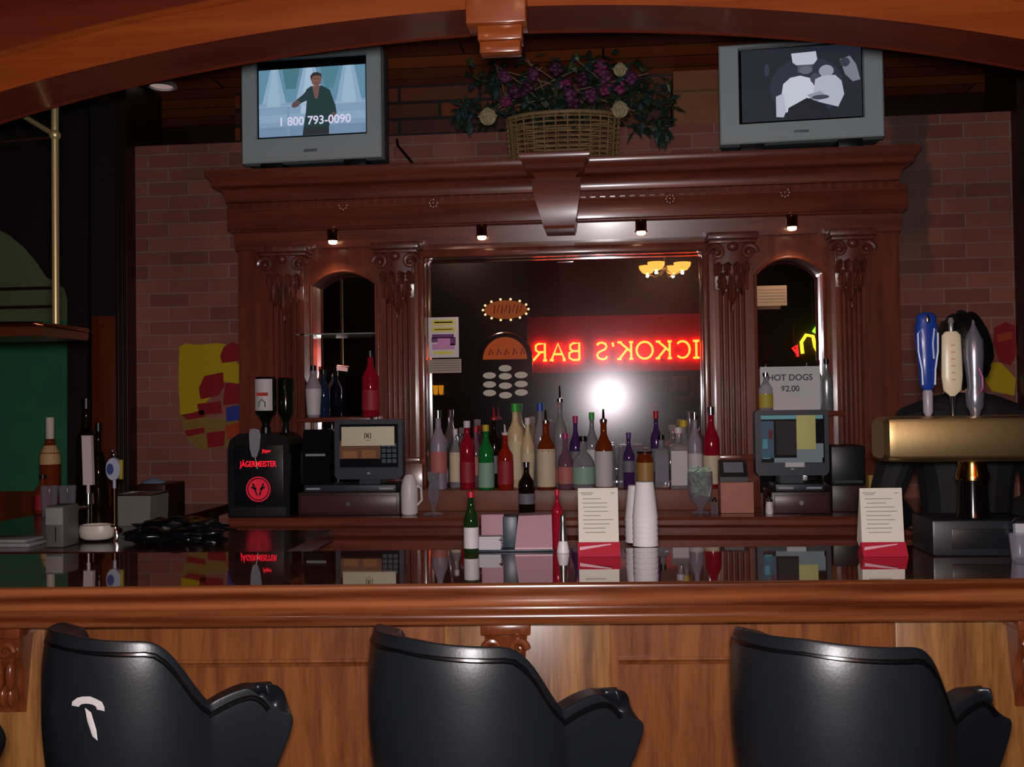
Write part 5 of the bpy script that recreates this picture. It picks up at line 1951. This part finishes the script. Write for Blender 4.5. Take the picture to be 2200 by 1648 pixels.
def handle(name_, label, u0, u1, v0, kind):
    xm = (u0 + u1) / 2
    zt, z0 = Zp(v0), zT + .0005
    hh, r = zt - z0, (u1 - u0) * sc / 2
    h_ = thing('tap_handle', label, 'tap handle', (t.location.x + X(xm), BTY - .03, BZ_ + z0 + .0005), 0, 'tap handles on the beer tower')
    if kind == 'blue':
        MB().lathe([(0, 0), (.008, 0), (.013, .012), (.0135, hh * .23), (.011, hh * .25), (0, hh * .25)], 18).build('ferrule', mat('grey plastic ferrule', '9a949a', .35), h_)
        k = MB().lathe([(.012, hh * .25), (r * .62, hh * .3), (r * .74, hh * .5), (r * .98, hh * .72), (r * .96, hh * .86), (r * .8, hh * .92), (r * .86, hh * .96), (r * .5, hh), (0, hh)], 24, sy=.6).build('grip', mat('deep blue handle', '1c3a8c', .25), h_, smooth=60)
        g = MB()
        for s in (-1, 1):
            g.tube([(s * r * .5, -r * .4, hh * .3), (s * r * .55, -r * .44, hh * .45), (s * r * .8, -r * .4, hh * .62), (s * r * .82, -r * .42, hh * .8), (s * r * .5, -r * .54, hh * .84), (s * r * .35, -r * .56, hh * .7), (s * r * .42, -r * .5, hh * .55)], .0026, 6)
        g.build('white_stripes', mat('pale blue white stripes', 'b4bcd8', .4), k)
        MB().ball((0, -r * .42, hh * .93), .007, .005, .014, 10).build('badge', C_SIL, k)
    elif kind == 'cream':
        MB().lathe([(0, 0), (.004, 0), (.005, hh * .12), (.008, hh * .2), (0, hh * .2)], 16).build('ferrule', CHROME, h_)
        k = MB().lathe([(.007, hh * .2), (r * .85, hh * .26), (r, hh * .4), (r * .96, hh * .62), (r * .9, hh * .82), (r * .6, hh * .86), (0, hh * .86)], 24, sy=.45).build('grip', mat('cream handle', 'd8c8a8', .35), h_, smooth=60)
        MB().lathe([(.006, hh * .86), (.006, hh * .94), (.009, hh * .96), (.006, hh), (0, hh)], 16).build('finial', mat('pale pewter', 'a09a98', .3, .6), h_)
        g = MB()
        for i in range(6):
            g.box(-.005, .005, -r * .47 - .0012, -r * .42, hh * (.36 + .07 * i), hh * (.36 + .07 * i) + .004)
        g.build('lettering', mat('faint orange lettering', 'c09878', .5), k)
    else:
        k = MB().lathe([(0, 0), (.012, 0), (.0145, .01), (r * .85, hh * .1), (r * .92, hh * .22), (r * .72, hh * .3), (r * .8, hh * .42), (r, hh * .62), (r * .95, hh * .78), (r * .5, hh * .88), (r * .2, hh * .95), (.003, hh), (0, hh)], 24).build('grip', mat('silver handle', 'a4a4b4', .25, .75), h_, smooth=60)
        g = MB()
        g.tube([(r * .1, -r * .98, hh * .5), (r * .5, -r * .86, hh * .4), (r * .55, -r * .7, hh * .28), (r * .2, -r * .9, hh * .24)], .003, 6)
        g.build('magenta_script', mat('magenta script', 'a04a80', .4), k)


handle('a', 'blue tap handle with white stripes, leftmost on the beer tower', 1972, 2022, 672, 'blue')
handle('b', 'cream paddle tap handle in the middle of the beer tower', 2026, 2070, 684, 'cream')
handle('c', 'silver baluster tap handle, rightmost on the beer tower', 2074, 2114, 690, 'silver')
# faucet and cups near the tower
q = bar_at(2147, 1182)
t4 = thing('white_spout', 'white plastic spout piece standing before the beer tower base', 'spout', (q.x, p.y - .075, BZ_ + .0005))
MB().box(-.016, .016, -.012, .012, 0, .012, .002).prism([(-.012, .012), (.012, .012), (.0145, .092), (-.0145, .092)], 'y', -.008, .008).build('body', mat('greyish white plastic', 'b8b8c0', .4), t4)
MB().tube([(-.02, 0, .094), (-.01, 0, .105), (.012, 0, .106), (.02, 0, .098)], .006, 8).build('valve', BLACK, t4)
q = bar_at(2192, 1205)
t4 = tag(MB().lathe([(0, 0), (.02, 0), (.021, .004), (.027, .07), (.0255, .07), (.0195, .008), (0, .008)], 22).build('shot_glass', GLASS, None, (q.x, q.y, BZ_ + .0005), smooth=50), 'clear shot glass at the right edge of the bar', 'glass')
# person working behind the beer tower, seen from behind
PYY = 3.52
hp = at(2066, 740, PYY)
ps = thing('person', 'person with dark hair in a black shirt, back turned, behind the beer tower', 'person', (hp.x, PYY, 0))
HT = at(2066, 676, PYY).z


def skin(name, nodes, links, material, parent, sub=2):
    """one continuous surface grown over a skeleton: nodes = {key: (x, y, z, radius)}"""
    keys = list(nodes)
    me = bpy.data.meshes.new(name)
    me.from_pydata([nodes[k][:3] for k in keys], [(keys.index(a_), keys.index(b_)) for a_, b_ in links], [])
    o_ = bpy.data.objects.new(name, me)
    COL.objects.link(o_)
    o_.parent = parent
    o_.modifiers.new('skin', 'SKIN')
    if not me.skin_vertices:
        me.skin_vertices.new() if hasattr(me.skin_vertices, 'new') else None
    sv = me.skin_vertices[0].data
    for i_, k in enumerate(keys):
        r_ = nodes[k][3]
        sv[i_].radius = r_ if isinstance(r_, tuple) else (r_, r_)
        sv[i_].use_root = (i_ == 0)
    m_ = o_.modifiers.new('sub', 'SUBSURF')
    m_.levels = m_.render_levels = sub
    me.materials.append(material)
    return o_


H = HT / 1.78
SKINM = mat('light skin', 'b08468', .55)
nd_ = {'pelvis': (0, 0, .98 * H, (.145, .1)), 'waist': (0, -.005, 1.1 * H, (.135, .095)), 'chest': (0, -.01, 1.28 * H, (.155, .105)), 'top': (0, -.005, 1.42 * H, (.1, .085)), 'neck': (0, .01, 1.5 * H, .052), 'neck2': (0, .02, 1.56 * H, .05),
       'jaw': (0, .028, 1.61 * H, (.058, .072)), 'mid': (0, .018, 1.675 * H, (.072, .09)), 'crown': (0, .012, 1.735 * H, (.06, .07))}
lk = [('pelvis', 'waist'), ('waist', 'chest'), ('chest', 'top'), ('top', 'neck'), ('neck', 'neck2'), ('neck2', 'jaw'), ('jaw', 'mid'), ('mid', 'crown')]
for s_n, sg in (('l', -1), ('r', 1)):
    nd_.update({'sh' + s_n: (sg * .17, -.005, 1.41 * H, .062), 'el' + s_n: (sg * .27, -.02, 1.16 * H, .045), 'wr' + s_n: (sg * .13, .17, 1.06 * H, .03), 'ha' + s_n: (sg * .085, .215, 1.05 * H, (.03, .018)), 'hb' + s_n: (sg * .06, .24, 1.045 * H, (.034, .016)),
                'hip' + s_n: (sg * .09, 0, .9 * H, .085), 'kn' + s_n: (sg * .1, .01, .5 * H, .056), 'an' + s_n: (sg * .1, -.01, .09, .038), 'to' + s_n: (sg * .12, .14, .035, (.036, .03))})
    lk += [('top', 'sh' + s_n), ('sh' + s_n, 'el' + s_n), ('el' + s_n, 'wr' + s_n), ('wr' + s_n, 'ha' + s_n), ('ha' + s_n, 'hb' + s_n), ('pelvis', 'hip' + s_n), ('hip' + s_n, 'kn' + s_n), ('kn' + s_n, 'an' + s_n), ('an' + s_n, 'to' + s_n)]
    for fi, (dx, ln) in enumerate(((-.024, .062), (-.008, .074), (.008, .07), (.024, .055))):
        k0 = 'f%s%d' % (s_n, fi)
        bx, by, bz = sg * .06 + dx, .25, 1.045 * H
        nd_.update({k0 + 'a': (bx, by + .012, bz, .0095), k0 + 'b': (bx - sg * .006, by + ln * .6, bz - .008, .0085), k0 + 'c': (bx - sg * .012, by + ln * .8, bz - .03, .0075)})
        lk += [('hb' + s_n, k0 + 'a'), (k0 + 'a', k0 + 'b'), (k0 + 'b', k0 + 'c')]
    k0 = 'th' + s_n
    nd_.update({k0 + 'a': (sg * .045, .225, 1.055 * H, .011), k0 + 'b': (sg * .02, .255, 1.05 * H, .0085)})
    lk += [('ha' + s_n, k0 + 'a'), (k0 + 'a', k0 + 'b')]
nd_.update({'nose': (0, .112, 1.655 * H, .012), 'nose0': (0, .1, 1.68 * H, .012)})
lk += [('mid', 'nose0'), ('nose0', 'nose')]
skin('body', nd_, lk, SKINM, ps)
for sg in (-1, 1):
    MB().ball((sg * .074, .01, 1.66 * H), .012, .02, .032, 12).build('ear', SKINM, ps)
    MB().ball((sg * .03, .098, 1.675 * H), .012, .009, .009, 12).build('eye', mat('eye white', 'd8d4cc', .2), ps)
MB().ball((0, .095, 1.615 * H), .022, .008, .006, 12).build('mouth', mat('lip', '8a4a44', .5), ps)
HAIRM = mat('black hair', '0b0808', .5, bump=.5, nscale=90)
g = MB()
bmh = bmesh.new()
bmesh.ops.create_icosphere(bmh, subdivisions=4, radius=1)
for v_ in bmh.verts:
    f_q = max(0, v_.co.y)
    v_.co *= 1 + .05 * math.sin(v_.co.x * 17 + v_.co.z * 9) * (1 if v_.co.y < .3 else .3)
    if v_.co.y > .45 and v_.co.z < .35:
        v_.co.y = .45
    if v_.co.z < -.3 and v_.co.y > .1:
        v_.co.z = -.3
bmesh.ops.transform(bmh, matrix=Matrix.Translation((0, -.006, 1.655 * H)) @ Matrix.Diagonal((.09, .112, .135, 1)), verts=bmh.verts[:])
g.add(bmh)
g.build('hair', HAIRM, ps, smooth=80)
SHIRT = mat('black shirt cloth', '0c0a0c', .75, bump=.3, nscale=40)
sn = {'pelvis': (0, 0, .97 * H, (.16, .118)), 'waist': (0, -.005, 1.1 * H, (.152, .112)), 'chest': (0, -.01, 1.28 * H, (.172, .122)), 'top': (0, -.005, 1.42 * H, (.112, .098)), 'neck': (0, .008, 1.525 * H, .066)}
sl = [('pelvis', 'waist'), ('waist', 'chest'), ('chest', 'top'), ('top', 'neck')]
for s_n, sg in (('l', -1), ('r', 1)):
    sn.update({'sh' + s_n: (sg * .17, -.005, 1.41 * H, .075), 'mi' + s_n: (sg * .225, -.012, 1.28 * H, .066), 'el' + s_n: (sg * .272, -.02, 1.16 * H, .057), 'wr' + s_n: (sg * .145, .155, 1.065 * H, .042)})
    sl += [('top', 'sh' + s_n), ('sh' + s_n, 'mi' + s_n), ('mi' + s_n, 'el' + s_n), ('el' + s_n, 'wr' + s_n)]
skin('shirt', sn, sl, SHIRT, ps)
tn = {'pelvis': (0, 0, .97 * H, (.155, .114))}
tl = []
for s_n, sg in (('l', -1), ('r', 1)):
    tn.update({'hip' + s_n: (sg * .092, 0, .88 * H, .1), 'kn' + s_n: (sg * .1, .01, .5 * H, .075), 'an' + s_n: (sg * .1, -.005, .1, .062)})
    tl += [('pelvis', 'hip' + s_n), ('hip' + s_n, 'kn' + s_n), ('kn' + s_n, 'an' + s_n)]
skin('trousers', tn, tl, mat('black trouser cloth', '0a0a0d', .8), ps)
for sg in (-1, 1):
    MB().ball((sg * .11, .06, .045), .05, .14, .045, 16).build('shoe', BLACK, ps)
# yellow box above the right menu card
q = at(1887, 1085, 4.06)
hz = at(1887, 1021, 4.06).z - CZ
tag(MB().box(-.036, .036, 0, .05, 0, hz, .003).build('yellow_box', mat('mustard carton', 'a8842c', .6), None, (q.x, 4.05, CZ + .0005)), 'small mustard yellow carton behind the right menu card', 'carton')
# ------------------------------------------------------------------ painted signs on the brick
SY, SR, SB, SO = mat('yellow enamel', 'b8a010', .45), mat('red enamel', '8c1020', .45), mat('blue enamel', '2a3890', .45), mat('orange red enamel', 'a83c1c', .45)


def tin(label, Y, shapes, brk):
    us = [u for _, pts, _ in shapes for u, v in pts]
    vs = [v for _, pts, _ in shapes for u, v in pts]
    c = at((min(us) + max(us)) / 2, max(vs), Y)
    t = thing('tin_sign', label, 'sign', (c.x, Y, c.z))
    by = {}
    for i, (m, pts, lay) in enumerate(shapes):
        by.setdefault((m.name, lay), (m, []))[1].append(pts)
    for k, ((nm, lay), (m, L)) in enumerate(by.items()):
        g = MB()
        for pts in L:
            g.prism([(at(u, v, Y).x - c.x, at(u, v, Y).z - c.z) for u, v in pts], 'y', -.004 - .003 * lay, -.001 - .003 * lay + (.0005 if lay else 0))
        g.build(brk.get(nm, 'panel'), m, t, smooth=0)
    return t


tin('yellow and red cut-out tin sign on the brick left of the back bar', WY - .001, [
    (SY, [(386, 745), (400, 738), (425, 741), (470, 737), (505, 745), (512, 800), (470, 830), (440, 870), (420, 888), (388, 893), (384, 820)], 0),
    (mat('dull yellow enamel', '8a6a30', .5), [(388, 892), (420, 886), (450, 900), (512, 900), (515, 935), (490, 960), (425, 965), (400, 940)], 0),
    (SR, [(482, 745), (500, 735), (520, 742), (522, 775), (478, 780), (474, 765)], 1), (SR, [(440, 808), (480, 800), (482, 830), (470, 850), (432, 858), (428, 835)], 1),
    (SR, [(424, 868), (475, 862), (478, 888), (430, 892)], 1), (SR, [(392, 893), (440, 880), (440, 896), (404, 902)], 1),
    (SR, [(485, 825), (520, 815), (522, 868), (480, 870)], 1), (SR, [(398, 925), (440, 918), (440, 930), (402, 938)], 1),
    (SR, [(445, 930), (485, 925), (482, 958), (448, 962)], 1), (SO, [(485, 915), (522, 905), (522, 930), (490, 945)], 1),
    (SY, [(484, 780), (516, 782), (516, 825), (482, 820)], 2), (SB, [(487, 876), (517, 870), (518, 902), (488, 906)], 2)],
    {'yellow enamel': 'yellow_panel', 'red enamel': 'red_shape', 'blue enamel': 'blue_panel', 'orange red enamel': 'orange_shape', 'dull yellow enamel': 'lower_panel'})
tin('yellow and red cut-out tin sign on the brick right of the tap handles', WY - .001, [
    (SY, [(2108, 775), (2150, 780), (2170, 800), (2182, 815), (2178, 850), (2130, 840), (2105, 800)], 0), 
    (SR, [(2135, 705), (2160, 692), (2180, 700), (2184, 760), (2170, 785), (2146, 778), (2134, 740)], 1), (SO, [(2140, 720), (2172, 712), (2174, 728), (2142, 736)], 2)],
    {'yellow enamel': 'yellow_panel', 'red enamel': 'red_shape', 'orange red enamel': 'orange_shape'})

# ------------------------------------------------------------------ service counter at the left
g = MB()
yb = 3.07
g.prism([(-2.5, yb), (-1.02, yb), (-1.02, 3.62), (-1.8, 3.62), (-1.8, 4.62), (-2.5, 4.62)], 'z', CZ - .04, CZ)
t = thing('service_counter', 'dark wood service counter crowded with bar things at the left', 'counter', (0, 0, 0))
g.build('counter_top', wood('dark service top', '2a120d', '3e1c12', 'x', .25, .5), t)
g = MB()
g.prism([(-2.46, yb + .03), (-1.06, yb + .03), (-1.06, 3.58), (-1.84, 3.58), (-1.84, 4.58), (-2.46, 4.58)], 'z', 0, CZ - .0405)
g.build('counter_body', DARKW, t)


def sat(u, v):
    return atz(u, v, CZ)


def L3(u, v, Y):
    q = at(u, v, Y)
    return q


# napkin dispenser
Y = 3.16
q, sc = at(117, 1195, Y), scale_at(at(117, 1195, Y))
t = thing('napkin_dispenser', 'grey metal napkin dispenser with a split face at the far left', 'dispenser', (q.x, Y, CZ + .0005))
hz = at(117, 1088, Y).z - CZ
MB().box(-20 * sc, 20 * sc, 0, .1, 0, hz, .005).build('case', mat('grey dispenser metal', '6a6664', .45, .3), t)
MB().box(-19 * sc, 19 * sc, -.003, .0, hz * .55, hz * .96, .001).build('face_plate', mat('pale grey face', '8a8680', .45), t)

MB().box(2 * sc, 4 * sc, -.002, .0, .02, hz * .5).build('slot', BLACKM, t)
# white bowl on a black stand
Y = 3.27
q, sc = at(192, 1168, Y), scale_at(at(192, 1168, Y))
z_ = at(206, 1166, Y).z - CZ
t = thing('warmer_pot', 'white oval pot on a black ring stand left of the black bag', 'pot', (q.x, Y + .05, CZ + .0005))
MB().lathe([(.045, 0), (.05, .006), (.045, max(.012, z_)), (.04, max(.012, z_))], 22, sy=.7).build('stand', BLACK, t)
MB().lathe([(0, z_ + .002), (.04, z_ + .002), (.058, z_ + .014), (.062, z_ + .035), (.058, z_ + .054), (.05, z_ + .056), (.046, z_ + .05), (0, z_ + .045)], 26, sy=.75).build('bowl', mat('ivory pot', 'c8c0b4', .4), t, smooth=60)
MB().tube([(.058, -.01, z_ + .05), (.075, -.012, z_ + .045), (.08, -.012, z_ + .015), (.074, -.012, -.0 + .004)], .006, 8).build('handle', CHROME, t)
# chrome tap with white paddle handle
Y = 3.5
q = at(190, 1100, Y)
zz = lambda v: at(190, v, Y).z - CZ
sc = scale_at(q)
t = thing('draft_tap', 'chrome tap with tall white paddle handle at the left end', 'tap', (q.x, Y, CZ + .0005))
MB().lathe([(0, 0), (.03, 0), (.03, .008), (.012, .016), (.012, max(.03, zz(1085))), (.02, zz(1085) + .004), (.018, zz(1060)), (0, zz(1060) + .002)], 20).build('tap_body', CHROME, t, smooth=50)
MB().tube([(0, 0, zz(1090)), (-.01, -.06, zz(1088)), (-.012, -.075, zz(1105))], .009, 10).build('spout', CHROME, t)
g = MB()
g.prism([(-9 * sc, zz(1042)), (12 * sc, zz(1042)), (9 * sc, zz(936)), (-12 * sc, zz(936))], 'y', -.009, .009)
g.lathe([(.006, zz(1060)), (.006, zz(1041))], 10)
g.build('paddle_handle', mat('pinkish white handle', 'c4b2b0', .4), t)
# round badge tap handle
Y = 3.6
q = at(246, 1075, Y)
zz = lambda v: at(246, v, Y).z - CZ
sc = scale_at(q)
t = thing('draft_tap', 'tap with round white, blue and yellow badge left of the brick wall', 'tap', (q.x, Y, CZ + .0005))
MB().lathe([(0, 0), (.028, 0), (.028, .008), (.011, .016), (.011, zz(1050)), (0, zz(1050) + .002)], 18).build('tap_body', mat('dark bronze', '4a3020', .35, 1), t, smooth=50)
g = MB()
pts = [(16 * sc * math.cos(2 * PI * i / 24), zz(1008) + 24 * sc * math.sin(2 * PI * i / 24)) for i in range(24)]
g.prism(pts, 'y', -.012, .006)
g.lathe([(.006, zz(1050)), (.006, zz(1030))], 10)
g.build('badge', mat('pale blue white badge', 'a8acc0', .4), t)
MB().prism([(x * .5 - 6 * sc, zz(1008) + (z - zz(1008)) * .5) for x, z in pts], 'y', -.014, -.012).build('badge_mark', mat('blue badge mark', '3a4880', .4), t)
MB().box(13 * sc, 20 * sc, -.01, .004, zz(1030), zz(988), .002).build('badge_edge', mat('mustard badge edge', 'a09030', .5), t)
MB().ball((0, -.003, zz(977)), .012, n=10).ball((-.006, -.003, zz(968)), .007, n=8).build('finial', CHROME, t)
# steel bin with papers
Y = 3.75
q = at(283, 1118, Y)
zz = lambda v: at(283, v, Y).z - CZ
sc = scale_at(q)
t = thing('steel_bin', 'brushed steel bin standing in front of the brick wall', 'bin', (q.x, Y, CZ + .0005))
g = MB()
rows = [[(-40 * sc, 0, 0), (40 * sc, 0, 0), (40 * sc, .16, 0), (-40 * sc, .16, 0)], [(-44 * sc, 0, zz(1064)), (43 * sc, 0, zz(1064)), (43 * sc, .16, zz(1064)), (-44 * sc, .16, zz(1064))], [(-41 * sc, .006, zz(1064)), (40 * sc, .006, zz(1064)), (40 * sc, .154, zz(1064)), (-41 * sc, .154, zz(1064))], [(-37 * sc, .006, .006), (37 * sc, .006, .006), (37 * sc, .154, .006), (-37 * sc, .154, .006)]]
vs = g.grid(rows, close_u=True)
g.bm.faces.new(vs[0][::-1])
g.bm.faces.new(vs[-1])
g.build('bin', mat('dull steel', '8c8a82', .4, .35), t, smooth=20)
MB().tube([(-44 * sc, -.002, zz(1064)), (43 * sc, -.002, zz(1064)), (43 * sc, .162, zz(1064)), (-44 * sc, .162, zz(1064))], .004, 8, closed=True).build('rim', STEEL, t)
tag(MB().box(-.045, .06, -.04, .06, .008, .12, .004).build('red_packet', mat('dusty red packet', '8a4a48', .6), None, (q.x, Y + .09, CZ)), 'dusty red packet sticking up out of the steel bin', 'packet')
q2 = at(330, 1112, 4.0)
hz = at(330, 1042, 4.0).z - CZ
t = thing('speaker_box', 'dark wooden box between the steel bin and the brick wall', 'box', (q2.x, 4.02, CZ + .0005))
MB().box(-.085, .04, 0, .2, 0, hz, .004).build('case', mat('dark red brown box', '301410', .4), t)
t = tag(MB().lathe([(0, 0), (.05, 0), (.052, .004), (.04, .012), (.02, .02), (0, .022)], 22, sy=.7).build('blue_dish', mat('blue grey dish', '6c7a94', .4), None, (q2.x - .045, 4.1, CZ + hz + .001)), 'blue grey dish upside down on the dark wooden box', 'dish')
# amber bottle with pale labels and two glasses
Y = 4.3
bottle('amber bottle with white neck label and tan body label against the green wall', 108, 1060, CZ, 42, 202, 'std', G_AMBER, mat('tan bottle label', 'c4a070', .6), (.5, .7), mat('pale neck sleeve', 'd0c4b4', .6), capz=.77, y=Y, group='bottles on the service counter')
bottle('brown bottle with red label hidden behind the two stemless glasses', 92, 1060, CZ, 34, 84, 'std', G_AMBER, L_RED, (.1, .5), C_BLACK, y=4.2, group='bottles on the service counter')
bottle('tall black bottle with faint glints before the russet door', 186, 1060, CZ, 46, 236, 'std', G_BROWN, None, cap=C_BLACK, y=4.45, group='bottles on the service counter')
bottle('rounded black bottle right of the tall black one', 212, 1060, CZ, 40, 190, 'squat', G_BROWN, None, cap=C_BLACK, y=4.3, group='bottles on the service counter')
for i, u in enumerate((106, 145)):
    q = at(u, 1050, 4.1)
    tag(MB().lathe([(0, 0), (.028, 0), (.03, .005), (.036, .13), (.0345, .13), (.0285, .008), (0, .008)], 22).build('drinking_glass', GLASS, None, (q.x, 4.1, CZ + .0005), smooth=50), ['clear glass in front of the amber bottle', 'clear glass right of the amber bottle'][i], 'glass', 'clear glasses on the service counter')
# papers and black bag
q = at(40, 1172, 3.2)
t = tag(MB().box(-.1, .055, -.03, .09, 0, .012, .002).box(-.12, .03, -.01, .1, .0122, .022, .002).build('paper_pile', mat('greyish papers', '8c8488', .7), None, (q.x, 3.2, CZ + .0005)), 'low pile of greyish papers at the far left of the counter', 'papers')
q = at(378, 1172, 3.3)
sc = scale_at(q)
b = bmesh.new()
bmesh.ops.create_icosphere(b, subdivisions=4, radius=1)
rb = random.Random(2)
from mathutils import noise as NZ
for v_ in b.verts:
    n_ = NZ.noise(v_.co * 2.3 + Vector((3, 1, 2))) * .45 + NZ.noise(v_.co * 5) * .2
    v_.co *= 1 + n_
    v_.co.z = max(v_.co.z, -.55)
bmesh.ops.transform(b, matrix=Matrix.Diagonal((105 * sc, .12, .05, 1)), verts=b.verts[:])
g = MB()
g.add(b)
tag(g.build('plastic_bag', mat('black plastic film', '0c0e14', .22), None, (q.x, 3.32, CZ + .0285), smooth=80), 'crumpled black plastic bag lying at the left end of the bar', 'bag')

#@@LIGHT
# ------------------------------------------------------------------ light: the camera's flash, dim lamps
fl = lamp('camera_flash', 'SPOT', CAM + Rv * -.0 + Uv * .055 + Fv * .0, 190, (1, .93, .94), .05)
fl.data.spot_size = R_(95)
fl.data.spot_blend = .6
fl.matrix_world = Matrix.Translation(fl.location) @ co.matrix_world.to_3x3().to_4x4()
w = bpy.data.worlds.new('room_air')
SC.world = w
w.use_nodes = True
w.node_tree.nodes['Background'].inputs[0].default_value = (.05, .03, .03, 1)
w.node_tree.nodes['Background'].inputs[1].default_value = .3
vs_ = SC.view_settings
vs_.view_transform = 'Standard'
vs_.look = 'None'
vs_.gamma = 1
vs_.exposure = 0.12
